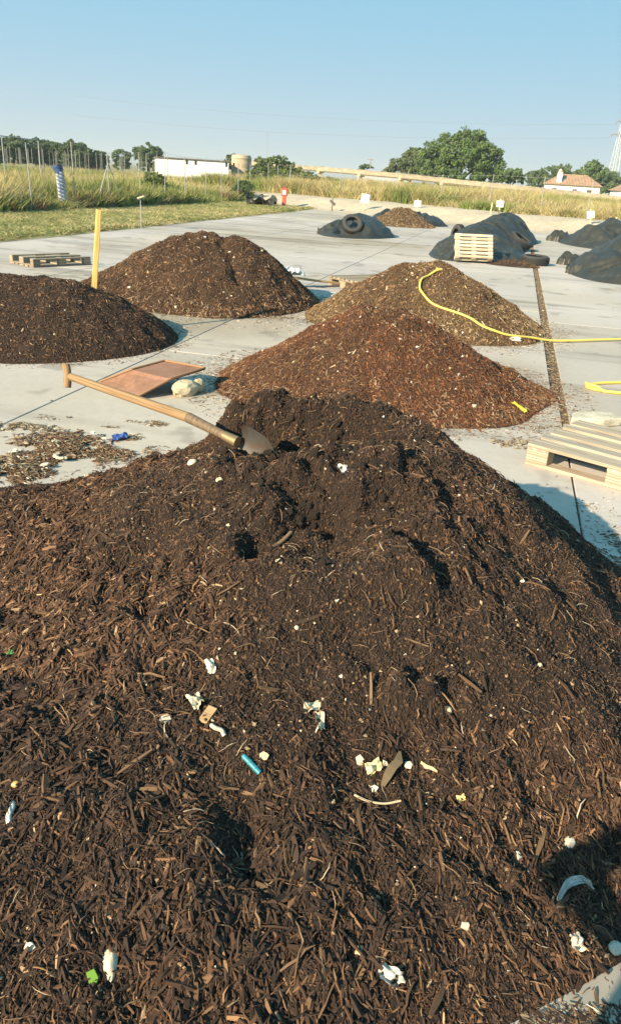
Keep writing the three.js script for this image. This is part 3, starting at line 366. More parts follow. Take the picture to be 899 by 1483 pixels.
/* ---------- hose ---------- */
const hoseMat = std([0.74, 0.57, 0.12], 0.45);
{
  const xz = [[1.36, -9.72], [1.26, -9.66], [1.16, -9.52], [1.135, -9.4], [1.17, -9.25], [1.26, -9.16], [1.384, -9.08], [1.54, -9.0], [1.695, -8.92], [1.83, -8.86], [1.967, -8.82], [2.1, -8.82], [2.24, -8.87], [2.45, -8.98], [2.7, -9.07], [2.95, -9.14], [3.35, -9.32], [3.75, -9.5], [4.3, -9.85], [4.9, -10.2]];
  const pts = xz.map(([x, z]) => [x, Math.max(0, tanField.at(x, z)) + 0.026, z]);
  const h = thing('garden_hose', 'yellow hose running down the yellowish pile and across the drain', 'hose'); part('hose_pipe', tube(pts, 0.0135, 160, 10), hoseMat, h);
  part('end_fitting', bar(pts[0], [1.42, pts[0][1] + 0.005, -9.75], 0.02, 0.018), std([0.7, 0.55, 0.1], 0.4), h);
  const f = rng(61); { const m = single('cord_knot', mergeGeometries([0, 1, 2, 3, 4].map(k => tube([0, 1, 2, 3, 4].map(() => [rr(-0.08, 0.08, f), rr(0.012, 0.05, f), rr(-0.06, 0.06, f)]), 0.008, 20, 6))), std([0.8, 0.75, 0.6], 0.8), 'knot of pale cord on the yellow hose at the pile foot', 'cord'); m.position.set(2.22, 0.03, -8.85); }
  const loop = []; for (let k = 0; k <= 40; k++) { const a = k / 40 * Math.PI * 2 * 1.1 + 2.6; loop.push([3.12 + 0.66 * Math.cos(a) * (1 + 0.015 * k / 40), 0.016 + (k > 36 ? 0.03 : 0), -6.98 + 0.23 * Math.sin(a) * (1 + 0.05 * k / 40) - 0.08 * Math.cos(a)]); }
  single('garden_hose', tube(loop, 0.014, 140, 8), hoseMat, 'loop of yellow hose lying on the concrete at the right edge', 'hose');
}

/* ---------- black covers and tyres ---------- */
const tarpBump = tex(256, (u, v) => { const k = 0.5 + 0.25 * Math.sin(u * Math.PI * 128) + 0.25 * Math.sin(v * Math.PI * 128); return [k, k, k]; }, false);
const tarpTex = tex(512, (u, v) => { const a = tf(u, v, 6, 5), d = ss(0.55, 0.78, tf(u + 0.3, v, 10, 5)); return mixc([0.024 + 0.018 * a, 0.024 + 0.018 * a, 0.019 + 0.014 * a], [0.12, 0.112, 0.085], d * 0.25); });
const tarpMat = std([1, 1, 1], 0.45, { map: tarpTex, bumpMap: tarpBump, bumpScale: 0.002 });
function tarp(label, poly, ridge, seed, { dir = 0.5, amp = 0.075, lumps = [], power = 0.85 } = {}) {
  const xs = poly.map(p => p[0]), zs = poly.map(p => p[1]), c = Math.cos(dir), s = Math.sin(dir);
  const fn = moundFn({ poly, ridge, power, top: 0.2, extra: (x, z, h, de) => {
    const e = ss(-0.01, 0.14, h), a = x * c + z * s, b = -x * s + z * c, wob = fbm(x * 1.3 + seed, z * 1.3, 2) * 2.2;
    const fold = vn(a * 2.6 + wob, b * 0.45 + seed) * 0.65 + vn(a * 5.5 + wob * 1.6, b * 0.9 + seed + 4) * 0.35, fold2 = Math.pow(1 - Math.abs(2 * vn(a * 4.2 + wob * 1.8, b * 0.8 + seed + 9) - 1), 2) * 0.9;
    let y = h + e * (amp * 4.0 * (fold - 0.5) + amp * 1.3 * (fold2 - 0.4) + 0.02 * (fbm(x * 5 + seed, z * 5, 3) - 0.5) + 0.16 * (fbm(x * 1.6 + seed, z * 1.6, 2) - 0.5)) + 0.02;
    for (const [lx, lz, r, k] of lumps) y = Math.max(y, k * Math.sqrt(Math.max(0, 1 - ((x - lx) ** 2 + (z - lz) ** 2) / (r * r))) + 0.12 * (fold2 - 0.4) + 0.3 * (fbm(x * 5 + seed, z * 5, 3) - 0.5) - 0.05);
    return h < 0 && y < 0.12 ? h : y;
  } });
  const F = new Field(fn, Math.min(...xs) - 0.3, Math.max(...xs) + 0.3, Math.min(...zs) - 0.3, Math.max(...zs) + 0.3, 0.035);
  single('black_tarp', F.mesh(1.1), tarpMat, label, 'tarp', 'black covers over compost piles'); return F;
}
tarp('black tarp heap with a tyre lying on its front, left of the bare compost mound', [[-0.25, -25.2], [0.0, -24.0], [0.7, -23.75], [1.5, -24.3], [2.1, -25.3], [2.0, -26.2], [1.2, -26.9], [0.2, -26.4]], [[0.1, -25.1, 0.34], [0.55, -25.5, 0.6], [0.95, -25.6, 0.68], [1.35, -25.5, 0.5]], 2, { dir: -0.4, lumps: [[0.05, -24.85, 0.4, 0.34]] });
tarp('black tarp pulled back behind the bare compost mound', [[1.6, -32.8], [2.2, -33.0], [2.9, -33.2], [3.6, -32.9], [4.5, -33.2], [5.0, -34.0], [4.6, -35.0], [3.2, -35.2], [2.0, -34.6]], [[2.1, -33.6, 0.42], [2.85, -33.5, 0.8], [3.3, -33.5, 0.72], [4.2, -33.8, 0.4]], 5, { dir: -0.15 });
const tarpC = tarp('long black tarp ridge with the pale pallet leaning on its front', [[2.55, -19.9], [2.7, -18.7], [3.4, -18.55], [4.2, -18.7], [4.9, -19.3], [5.0, -20.6], [5.55, -22.6], [6.3, -25.2], [7.0, -27.0], [6.9, -28.6], [5.6, -28.8], [4.6, -27.0], [3.7, -24.2], [3.0, -21.8]], [[3.15, -19.4, 0.42], [3.7, -20.4, 0.62], [4.5, -22.8, 0.7], [5.3, -25.4, 0.82], [5.9, -27.0, 0.88]], 9, { dir: -1.22, amp: 0.085 });
tarp('black tarp mound cut off by the right edge, nearest of the two there', [[5.3, -16.9], [5.6, -15.9], [6.3, -15.7], [7.4, -16.0], [8.3, -17.2], [8.5, -19.0], [7.8, -20.6], [6.6, -20.6], [5.9, -19.4]], [[6.1, -17.5, 0.66], [6.7, -17.8, 0.9], [7.3, -18.6, 0.95]], 14, { dir: -0.7, amp: 0.08, lumps: [[5.95, -19.6, 0.34, 0.32], [5.62, -18.3, 0.3, 0.26], [5.5, -17.4, 0.3, 0.24]] });
tarp('black tarp mound behind the other one at the right edge', [[8.05, -28.3], [8.0, -26.6], [8.6, -25.4], [9.7, -24.8], [10.7, -25.6], [11.0, -27.5], [10.2, -29.6], [8.9, -29.8]], [[8.6, -26.9, 0.6], [9.3, -27.0, 0.86], [10.0, -27.2, 0.78]], 18, { dir: -0.2, lumps: [[8.1, -28.6, 0.42, 0.36]] });
const rubber = std([0.03, 0.032, 0.034], 0.8), rubber2 = std([0.05, 0.05, 0.048], 0.9);
function tyre(label, pos, rot, s = 1) {
  const t = thing('tyre', label, 'tyre', pos, 0, 'old tyres weighing down the tarps'); t.rotation.set(...rot); t.scale.setScalar(s);
  const side = k => { const g = new THREE.LatheGeometry([[0.195, 0.075], [0.2, 0.09], [0.24, 0.1], [0.275, 0.095], [0.298, 0.078]].map(a => new THREE.Vector2(a[0], a[1] * k)), 40); return g; };
  const body = new THREE.LatheGeometry([[0.195, -0.075], [0.21, -0.05], [0.27, -0.03], [0.27, 0.03], [0.21, 0.05], [0.195, 0.075]].map(a => new THREE.Vector2(...a)), 40);
  part('sidewall', side(1), rubber2, t); part('sidewall', side(-1), rubber2, t); part('casing', body, rubber, t);
  const tr = part('tread', new THREE.LatheGeometry([[0.298, -0.078], [0.308, -0.06], [0.31, 0], [0.308, 0.06], [0.298, 0.078]].map(a => new THREE.Vector2(...a)), 40), rubber, t);
  part('tread_blocks', mergeGeometries(Array.from({ length: 44 }, (_, i) => [-0.048, -0.016, 0.016, 0.048].map((y, k) => { const g = new THREE.BoxGeometry(0.014, 0.024, 0.028); g.translate(0.313, y, 0); g.rotateY((i + (k % 2) * 0.5) / 44 * Math.PI * 2); return g; })).flat()), rubber, t);
  return t;
}
tyre('old tyre lying tilted on the front of the left tarp heap', [0.72, 0.36, -24.42], [0.9, 0.2, -0.12]);
tyre('old tyre standing upright behind the long tarp ridge, left side', [3.68, 0.3, -22.9], [0, 0.35, Math.PI / 2 - 0.03], 1);
tyre('old tyre lying flat across the drain at the right foot of the long tarp ridge', [4.92, 0.11, -18.95], [0.05, 0.3, 0], 1.05);
tyre('old tyre under a fold on the right side of the long tarp ridge', [5.45, 0.28, -22.9], [0.5, 0.4, -0.5], 1.1);

/* ---------- berm, grass, weeds ---------- */
const BA = [-1.3, -42.4], BD = [0.739, 0.674], BN = [0.674, -0.739];
const bermPt = (s, q) => [BA[0] + BD[0] * s + BN[0] * q, BA[1] + BD[1] * s + BN[1] * q];
const bermH = (s, q) => 0.48 * ss(-0.2, 4.2, q + 1.2 * (fbm(s * 0.25, q * 0.2, 2) - 0.5)) * ss(-22, -12, s + q * 0.2) + 0.12 * (fbm(s * 0.9, q * 0.9 + 4, 3) - 0.5) * ss(-0.2, 1, q) + 0.015;
function strip(s0, s1, q0, q1, ns, nq, lift, uvs) { const pos = [], uv = [], idx = []; for (let j = 0; j <= nq; j++) for (let i = 0; i <= ns; i++) { const s = s0 + (s1 - s0) * i / ns, q = q0 + (q1 - q0) * j / nq, [x, z] = bermPt(s, q + (j === 0 ? 0.5 * (fbm(s * 0.6, 3, 2) - 0.5) : 0)); pos.push(x, (j === 0 ? 0.0 : bermH(s, q)) + lift, z); uv.push(s / uvs, q / uvs); } for (let j = 0; j < nq; j++) for (let i = 0; i < ns; i++) { const a = j * (ns + 1) + i, b = a + 1, c = a + ns + 1, d = c + 1; idx.push(a, b, c, b, d, c); } const g = new THREE.BufferGeometry(); g.setAttribute('position', new THREE.Float32BufferAttribute(pos, 3)); g.setAttribute('uv', new THREE.Float32BufferAttribute(uv, 2)); g.setIndex(idx); g.computeVertexNormals(); return g; }
const sandTex = tex(256, (u, v) => { const a = tf(u, v, 5, 5), b = tf(u, v, 40, 2), k = 0.85 + 0.35 * (a - 0.5) + 0.25 * (b - 0.5); return [0.56 * k, 0.47 * k, 0.34 * k]; });
struct('sand_berm', strip(-26, 55, -0.4, 7.5, 160, 24, 0.004, 4), std([1, 1, 1], 1, { map: sandTex }));
struct('weed_bank', strip(-40, 90, 6, 60, 80, 30, 0.02, 9), std([1, 1, 1], 1, { map: dryTex }));
{ // mown strip and field edge along the left side of the yard, y just over the pavement's edge
  const yardPt = (u, v) => { const c = Math.cos(TH), s = Math.sin(TH); return [u * c + v * s, u * s - v * c]; };
  const mk = (u0, u1, v0, v1, nu, nv, y, uvs) => { const pos = [], uv = [], idx = []; for (let j = 0; j <= nv; j++) for (let i = 0; i <= nu; i++) { const u = u0 + (u1 - u0) * i / nu, v = v0 + (v1 - v0) * j / nv, e = i === nu ? 0.25 * (fbm(v * 0.9, 2, 3) - 0.5) : 0, [x, z] = yardPt(u + e, v); pos.push(x, (i === nu ? 0.004 : y + 0.06 * (fbm(x * 0.8, z * 0.8, 3) - 0.4)), z); uv.push(x / uvs, z / uvs); } for (let j = 0; j < nv; j++) for (let i = 0; i < nu; i++) { const a = j * (nu + 1) + i, b = a + 1, c = a + nu + 1, d = c + 1; idx.push(a, b, c, b, d, c); } const g = new THREE.BufferGeometry(); g.setAttribute('position', new THREE.Float32BufferAttribute(pos, 3)); g.setAttribute('uv', new THREE.Float32BufferAttribute(uv, 2)); g.setIndex(idx); g.computeVertexNormals(); return g; };
  const mownTex = tex(512, (u, v) => { const a = tf(u, v, 6, 5), b = tf(u, v, 60, 3), k = 0.65 + 0.8 * (b - 0.4); return mixc([0.5 * k, 0.42 * k, 0.2 * k], [0.33 * k, 0.32 * k, 0.11 * k], ss(0.35, 0.65, a)); });
  struct('mown_grass_ground', mk(-40, GX - 3 * SW + 0.25, -6, 62, 40, 140, 0.04, 5), std([1, 1, 1], 1, { map: mownTex }));
  const f = rng(901);
  const blade = (P, C, x, z, h, w, lx, lz, a, head) => { const cx = Math.cos(a) * w, cz = Math.sin(a) * w, m = 0.55; P.push(x - cx, 0, z - cz, x + cx, 0, z + cz, x + lx * 0.35 - cx * 0.7, h * m, z + lz * 0.35 - cz * 0.7, x + cx, 0, z + cz, x + lx * 0.35 + cx * 0.7, h * m, z + lz * 0.35 + cz * 0.7, x + lx * 0.35 - cx * 0.7, h * m, z + lz * 0.35 - cz * 0.7); const k = head ? 1.6 : 0.7; P.push(x + lx * 0.35 - cx * k, h * m, z + lz * 0.35 - cz * k, x + lx * 0.35 + cx * k, h * m, z + lz * 0.35 + cz * k, x + lx, h, z + lz); };
  const tuft = (seed, n, rad, w, lean, head) => { const f = rng(seed), P = []; for (let i = 0; i < n; i++) { const a = f() * 6.28, r = rad * Math.sqrt(f()); blade(P, null, Math.cos(a) * r, Math.sin(a) * r, rr(0.45, 1, f), w * rr(0.6, 1.3, f), rr(-lean, lean, f), rr(-lean, lean, f), f() * 6.28, head && f() < 0.5); } const g = new THREE.BufferGeometry(); g.setAttribute('position', new THREE.Float32BufferAttribute(P, 3)); g.computeVertexNormals(); return g; };
  const grassMat = new THREE.MeshStandardMaterial({ color: 0xffffff, roughness: 1, side: THREE.DoubleSide });
  const tall = [tuft(1, 36, 0.34, 0.006, 0.48, true), tuft(2, 40, 0.38, 0.007, 0.4, true), tuft(3, 30, 0.3, 0.011, 0.5, false), tuft(4, 34, 0.36, 0.006, 0.6, true)], low = [tuft(5, 22, 0.16, 0.008, 0.3, false), tuft(6, 22, 0.16, 0.01, 0.4, false)], leafy = [tuft(8, 60, 0.36, 0.028, 0.35, false)];
  const STRAW = [[0.65, [0.42, 0.345, 0.165], [0.55, 0.47, 0.245]], [0.35, [0.31, 0.285, 0.11], [0.41, 0.37, 0.155]]], GREEN = [[1, [0.13, 0.18, 0.045], [0.22, 0.26, 0.075]]], BROWN = [[1, [0.2, 0.14, 0.075], [0.3, 0.21, 0.11]]];
  const item = (x, y, z, h, w, pal) => ({ x, y, z, q: new THREE.Quaternion().setFromAxisAngle(UP, f() * 6.28), sx: w, sy: h, sz: w, c: toneFrom(pal, f) });
  const field = (name, label, list) => { const h = new THREE.Group(); h.name = numbered(name); h.userData.kind = 'stuff'; scene.add(h); tag(h, label, 'grass'); for (const [n, geos, L] of list) instances(n, geos, grassMat, L, h); };
  { // left field
    const T = [], G = [], Bs = [];
    for (let i = 0; i < 26000; i++) { const v = 20 + Math.pow(f(), 1.1) * 62, u = -15.5 - Math.pow(f(), 1.6) * 34 - rr(0, 0.6, f), [x, z] = yardPt(u, v); if (x < -0.62 * -z - 3) continue; const gN = fbm(x * 0.12 + 4, z * 0.12, 3), pal = f() < ss(0.46, 0.64, gN) * 0.55 + 0.05 ? GREEN : f() < 0.1 ? BROWN : STRAW; const edge = clamp((-15.3 - u) / 1.2); (pal === GREEN && f() < 0.3 ? G : T).push(item(x, -0.06, z, (0.38 + 0.75 * ss(0.25, 0.75, fbm(x * 0.35, z * 0.35, 3)) + rr(-0.1, 0.22, f)) * (0.55 + 0.45 * edge), rr(0.9, 1.5, f), pal)); }
    for (let i = 0; i < 700; i++) { const v = 22 + f() * 34, [x, z] = yardPt(-15.4 - f() * 0.9, v); if (fbm(v * 0.35, 1, 2) < 0.42) continue; Bs.push(item(x, -0.05, z, rr(0.35, 0.8, f), rr(0.8, 1.2, f), f() < 0.6 ? GREEN : BROWN)); }
    field('tall_weeds', 'tall dry straw weeds behind the wire fence on the left', [['straw', tall, T], ['green_weeds', leafy, G.concat(Bs)]]);
  }
  { // right bank
    const T = [], G = [];
    for (let i = 0; i < 26000; i++) { const q = 5.2 + Math.pow(f(), 1.5) * 38, s = -18 + f() * 72 - q * 0.0, [x, z] = bermPt(s, q); if (x > -z * 0.62 + 4 || x < -0.2 * -z) continue; const e = fbm(s * 0.5, 8, 2) * 1.4; if (q < 5 + e) continue; const gN = fbm(x * 0.14 + 14, z * 0.14, 3), pal = f() < ss(0.46, 0.66, gN) * 0.45 + 0.05 ? GREEN : f() < 0.22 ? BROWN : STRAW; (pal === GREEN && f() < 0.25 ? G : T).push(item(x, bermH(s, q) - 0.05 + 0.008 * Math.max(0, 12 - s) * ss(6, 14, q), z, (0.25 + 0.75 * ss(0.25, 0.75, fbm(x * 0.3, z * 0.3 + 5, 3)) + rr(-0.05, 0.25, f)) * (1 - 0.5 * ss(9, 24, q) * ss(-8, 10, s)), rr(0.9, 1.5, f), pal)); }
    field('bank_weeds', 'dry straw coloured weeds on the bank below the concrete flume', [['straw', tall, T], ['green_weeds', leafy, G]]);
  }
  { // mown strip
    const L = [];
    for (let i = 0; i < 15000; i++) { const v = 12 + f() * 42, u = GX - 3 * SW + 0.1 - Math.pow(f(), 0.9) * 5, [x, z] = yardPt(u, v); if (x < -0.62 * -z - 1) continue; L.push(item(x, 0.0, z, rr(0.05, 0.16, f), rr(0.7, 1.5, f), f() < 0.62 + 0.9 * (fbm(x * 0.4, z * 0.4, 2) - 0.5) ? STRAW : GREEN)); }
    field('mown_grass', 'short mown yellowish grass strip along the left edge of the concrete', [['short_grass', low, L]]);
  }
}

/* ---------- fences ---------- */
{
  const mkFence = (label, pts, hts, y0s, braceAt) => {
    const t = thing('wire_fence', label, 'fence', [0, 0, 0], 0, 'wire fences'); const tops = pts.map(([x, z], i) => [x, y0s[i] + hts[i], z]);
    pts.forEach(([x, z], i) => part('post', bar([x, y0s[i] - 0.1, z], [tops[i][0] + (hash(i, 5) - 0.5) * 0.1, tops[i][1], z], 0.017, 0.016, 8), galv, t));
    for (const b of braceAt) { const [x, z] = pts[b]; for (const k of [-1, 1]) part('brace', bar([x + k * 0.35, y0s[b], z + k * -0.8], [x, y0s[b] + hts[b] * 0.8, z], 0.02), galv, t); }
    for (const fr of [0.97, 0.65, 0.35]) for (let i = 0; i < pts.length - 1; i++) part('wire', bar([pts[i][0], y0s[i] + hts[i] * fr, pts[i][1]], [pts[i + 1][0], y0s[i + 1] + hts[i + 1] * fr, pts[i + 1][1]], 0.004, 0.004, 4), galv, t);
  };
  const L = [[-10.6, -23.4], [-9.77, -26.78], [-9.15, -29.47], [-8.58, -31.96], [-7.98, -34.58], [-7.43, -36.97], [-6.9, -39.3], [-6.32, -41.85], [-5.8, -44.11], [-5.2, -46.74], [-4.73, -48.8], [-3.92, -52.31]];
  mkFence('galvanised wire fence with thin posts along the left weed field', L, L.map((_, i) => 2.0 + 0.25 * hash(i, 3)), L.map(() => 0), [3]);
  const Rr = [[-3.42, -53.81], [-2.56, -53.03], [0.62, -50.13], [3.81, -47.22], [6.05, -45.18], [8.32, -43.1], [10.54, -41.08], [12.35, -39.43], [13.9, -38.01]];
  mkFence('wire fence with thin posts along the sandy berm on the right', Rr, Rr.map((_, i) => 1.6 + 0.2 * hash(i, 7)), Rr.map(() => 0.42), [1]);
}
/* ---------- signs and markers ---------- */
const white = std([0.8, 0.8, 0.78], 0.7), stakeM = std([0.78, 0.7, 0.45], 0.85, { map: woodTex });
function sign(label, x, z, base, top, w, h, lean, turn) { const t = thing('marker_sign', label, 'sign', [x, base, z], turn, 'white marker signs along the berm'); t.rotation.z = lean; part('stake', box(0.045, top - base, 0.03, 0, (top - base) / 2, 0), stakeM, t); part('panel', chamfer(w, h, 0.012, 0.002).translate(0, top - base - h / 2 - 0.08, 0.022), white, t); }
sign('white sign on a stake behind the tyre topped tarp heap', 1.7, -41.5, 0.02, 1.0, 0.42, 0.42, -0.12, 0);
sign('small white sign behind the bare compost mound', 4.38, -41, 0.2, 0.86, 0.34, 0.3, 0, 0.1);
sign('white sign on a thin stake behind the long tarp ridge', 7.95, -38.5, 0.3, 1.12, 0.33, 0.28, 0.0, 0);
sign('tilted white sign on a yellow stake left of the picture\'s right edge', 11.03, -34.5, 0.3, 1.0, 0.3, 0.28, 0.14, -0.1);
sign('lowest white sign at the right picture edge, beside the rear tarp mound', 10.9, -31.5, 0.02, 0.84, 0.3, 0.36, -0.14, 0);
single('marker_stake', (() => { const g = box(0.05, 0.85, 0.04, 0, 0.42, 0); g.rotateZ(-0.04); g.translate(7.45, 0.1, -38.0); return g; })(), stakeM, 'bare pale stake standing left of the sign behind the long tarp ridge', 'stake');
{ const t = thing('hydrant_post', 'red post with a pale box front at the corner of the mown grass', 'post', [-2.4, 0, -43.4]); part('column', chamfer(0.2, 0.75, 0.2, 0.02).translate(0, 0.37, 0), std([0.55, 0.1, 0.06], 0.6), t); part('head', chamfer(0.34, 0.34, 0.24, 0.03).translate(0, 0.72, 0), std([0.5, 0.12, 0.08], 0.6), t); part('front_plate', chamfer(0.18, 0.22, 0.02, 0.004).translate(0, 0.72, 0.13), std([0.75, 0.6, 0.52], 0.6), t); part('cap', chamfer(0.28, 0.06, 0.2, 0.015).translate(0, 0.92, 0), std([0.4, 0.09, 0.06], 0.6), t); }
{ const t = thing('rain_gauge_post', 'thin rod with a pale tilted plate standing on the mown grass', 'post', [-5.24, 0, -22.7]); part('rod', bar([0, 0, 0], [0, 0.8, 0], 0.014, 0.012), galv, t); const p = part('plate', chamfer(0.2, 0.04, 0.16, 0.008), std([0.62, 0.5, 0.36], 0.8), t); p.position.set(0.02, 0.82, 0); p.rotation.z = 0.35; }
{ const t = thing('sprinkler', 'small dark sprinkler standing near the red post on the grass corner', 'sprinkler', [0.15, 0.02, -41.6]); part('riser', bar([0, 0, 0], [0, 0.62, 0], 0.03, 0.022), std([0.12, 0.1, 0.08], 0.7), t); part('head', bar([-0.12, 0.5, 0], [0.14, 0.3, 0.03], 0.05, 0.07), std([0.1, 0.09, 0.07], 0.8), t); }
single('folded_black_sheet', (() => { const g = crumple(8, 1.5, 0.9, 0.55, 20); g.translate(-3.5, 0.03, -42.4); return g; })(), tarpMat, 'crumpled black sheet on the grass left of the red post', 'sheet');
{ // blue wrapped post in the weeds
  const t = thing('blue_wrapped_post', 'blue and white netting wrapped post in the left weeds', 'post', [-9.5, 0.02, -29.2]); t.rotation.z = 0.07; t.scale.setScalar(0.9);
  const wrap = tex(128, (u, v) => { const c = (Math.floor(u * 6 + v * 10) + Math.floor(v * 10)) % 2; return c ? [0.42, 0.44, 0.45] : [0.06, 0.1, 0.2]; }); part('wrapped_column', (() => { const g = new THREE.CylinderGeometry(0.16, 0.17, 1.35, 14, 6); return jitterKeep(g, 0.012, 4).translate(0, 0.7, 0); })(), std([1, 1, 1], 0.6, { map: wrap }), t); part('blue_top', (() => { const g = new THREE.CylinderGeometry(0.2, 0.16, 0.3, 14, 3); return jitterKeep(g, 0.03, 5).translate(-0.04, 1.46, 0); })(), std([0.03, 0.07, 0.2], 0.7), t);
}
function jitterKeep(g, a, seed) { const f = rng(seed), p = g.attributes.position; for (let i = 0; i < p.count; i++) { const k = 1 + (vn(p.getX(i) * 9 + seed, p.getY(i) * 9 + p.getZ(i) * 5) - 0.5) * a * 16; p.setXYZ(i, p.getX(i) * k, p.getY(i), p.getZ(i) * k); } g.computeVertexNormals(); return g; }
{ const t = thing('net_frame', 'tall white pipe frame with a top wire at the left picture edge', 'frame'); const P = [[-17.75, -45], [-17.55, -50]]; for (const [x, z] of P) part('upright', bar([x, 0, z], [x, 2.62, z], 0.035, 0.03), galv, t); part('top_rail', bar([-18.3, 2.66, -36], [-17.55, 2.62, -50], 0.025, 0.025, 6), galv, t); }
{ // vineyard stakes
  const f = rng(71); for (let i = 0; i < 64; i++) { const row = i % 4, k = Math.floor(i / 4), d = 62 + row * 7 + rr(-0.3, 0.3, f), u = -0.40 + k * 0.0137 + rr(-0.002, 0.002, f) - row * 0.002, x = u * d; single('vine_stake', bar([x, 0, -d], [x + rr(-0.03, 0.03, f), 2.35 + rr(-0.12, 0.12, f), -d], 0.018, 0.016, 5), postGrey, 'thin grey stake in the rows of stakes beyond the left weed field', 'stake', 'stakes beyond the weed field'); }
}

/* ---------- flume ---------- */
{
  const P = [[-10.3, 2.82, -106], [-5.93, 2.7, -102], [-1.3, 2.58, -97.5], [3.32, 2.46, -93], [7.63, 2.34, -90], [11.73, 2.12, -86.6], [15.49, 1.94, -83.3], [19.22, 1.8, -80], [22.76, 1.62, -77], [26.1, 1.42, -74], [29.6, 1.3, -71]];
  const t = thing('concrete_flume', 'raised pale concrete irrigation channel on posts above the bank weeds', 'flume'), cm = [[0.5, 0.46, 0.38], [0.45, 0.42, 0.35], [0.54, 0.49, 0.4]].map(c => std(c, 0.95, { map: rockTex }));
  const U = new THREE.Shape([[-0.42, 0], [-0.36, -0.42], [-0.2, -0.56], [0.2, -0.56], [0.36, -0.42], [0.42, 0], [0.32, 0], [0.26, -0.38], [0.14, -0.46], [-0.14, -0.46], [-0.26, -0.38], [-0.32, 0]].map(a => new THREE.Vector2(...a)));
  for (let i = 0; i < P.length - 1; i++) { const a = new THREE.Vector3(...P[i]), b = new THREE.Vector3(...P[i + 1]), L = a.distanceTo(b); const g = worldUV(new THREE.ExtrudeGeometry(U, { depth: L - 0.05, bevelEnabled: false }), 3, i); const m = part('channel', g, cm[i % 3], t); m.position.copy(a); m.lookAt(b); }
  P.forEach(p => { part('post', worldUV(chamfer(0.42, 2.6, 0.42, 0.03).translate(p[0], p[1] - 0.5 - 1.3, p[2]), 2), cm[1], t); const s = part('saddle', chamfer(0.75, 0.72, 0.55, 0.03), cm[2], t); s.position.set(p[0], p[1] - 0.32, p[2]); s.rotation.y = 0.7; });
}
/* ---------- buildings ---------- */
const plaster = std([0.85, 0.84, 0.81], 0.9), dark = std([0.03, 0.03, 0.03], 0.9), tileM = std([1, 1, 1], 0.95, { map: tex(256, (u, v) => { const a = tf(u, v, 8, 4), k = 0.75 + 0.5 * a; return [0.38 * k, 0.24 * k, 0.15 * k]; }), bumpMap: tex(128, (u) => { const k = 0.5 + 0.5 * Math.sin(u * Math.PI * 32); return [k, k, k]; }, false), bumpScale: 0.08 });
{
  const t = thing('white_shed', 'long low white building behind the left weeds', 'building'), a = new THREE.Vector3(-15.67, 0, -75), b = new THREE.Vector3(-9.45, 0, -76.6), L = a.distanceTo(b), ang = -Math.atan2(b.z - a.z, b.x - a.x); t.position.copy(a); t.rotation.y = ang;
  part('wall', box(L, 2.3, 5, L / 2, 1.15, -2.5), plaster, t); part('roof', (() => { const s = new THREE.Shape([[0.12, 2.3], [0.12, 2.38], [-2.6, 2.36], [-5.2, 2.34], [-5.2, 2.26]].map(q => new THREE.Vector2(...q))); const g = new THREE.ExtrudeGeometry(s, { depth: L + 0.3, bevelEnabled: false }); g.rotateY(Math.PI / 2); g.scale(1, 1, -1); g.translate(-0.15, 0, 0); return flat(g); })(), std([0.16, 0.13, 0.11], 0.9), t);
  for (const x of [2.6, 3.4, 6.2, 6.9]) part('vent', box(0.16, 0.35, 0.06, x, 2.08, 0.01), dark, t);
}
{ const t = thing('water_tank', 'round pale concrete tank beside the white building', 'tank', [-8.6, 0, -79.5]); part('drum', worldUV(new THREE.LatheGeometry([[0.95, 0], [0.95, 2.7], [0.9, 2.95], [0.82, 3.0], [0, 3.05]].map(a => new THREE.Vector2(...a)), 32), 2), std([0.6, 0.52, 0.4], 0.95, { map: rockTex }), t); part('rim', new THREE.TorusGeometry(0.95, 0.04, 6, 32).rotateX(Math.PI / 2).translate(0, 2.72, 0), std([0.5, 0.44, 0.34], 0.95), t); }
function hipRoof(w, d, e, r, o) { const hw = w / 2 + o, hd = d / 2 + o, rl = w / 2 - d / 2 * 0.8, v = [[-hw, e, hd], [hw, e, hd], [hw, e, -hd], [-hw, e, -hd], [-rl, r, 0], [rl, r, 0]], F = [[0, 1, 5], [0, 5, 4], [1, 2, 5], [2, 3, 4], [2, 4, 5], [3, 0, 4], [0, 3, 2], [0, 2, 1]], P = [], uv = []; for (const q of F) for (const i of q) { P.push(...v[i]); uv.push(v[i][0] / 4, v[i][2] / 4); } const g = new THREE.BufferGeometry(); g.setAttribute('position', new THREE.Float32BufferAttribute(P, 3)); g.setAttribute('uv', new THREE.Float32BufferAttribute(uv, 2)); g.computeVertexNormals(); return g; }
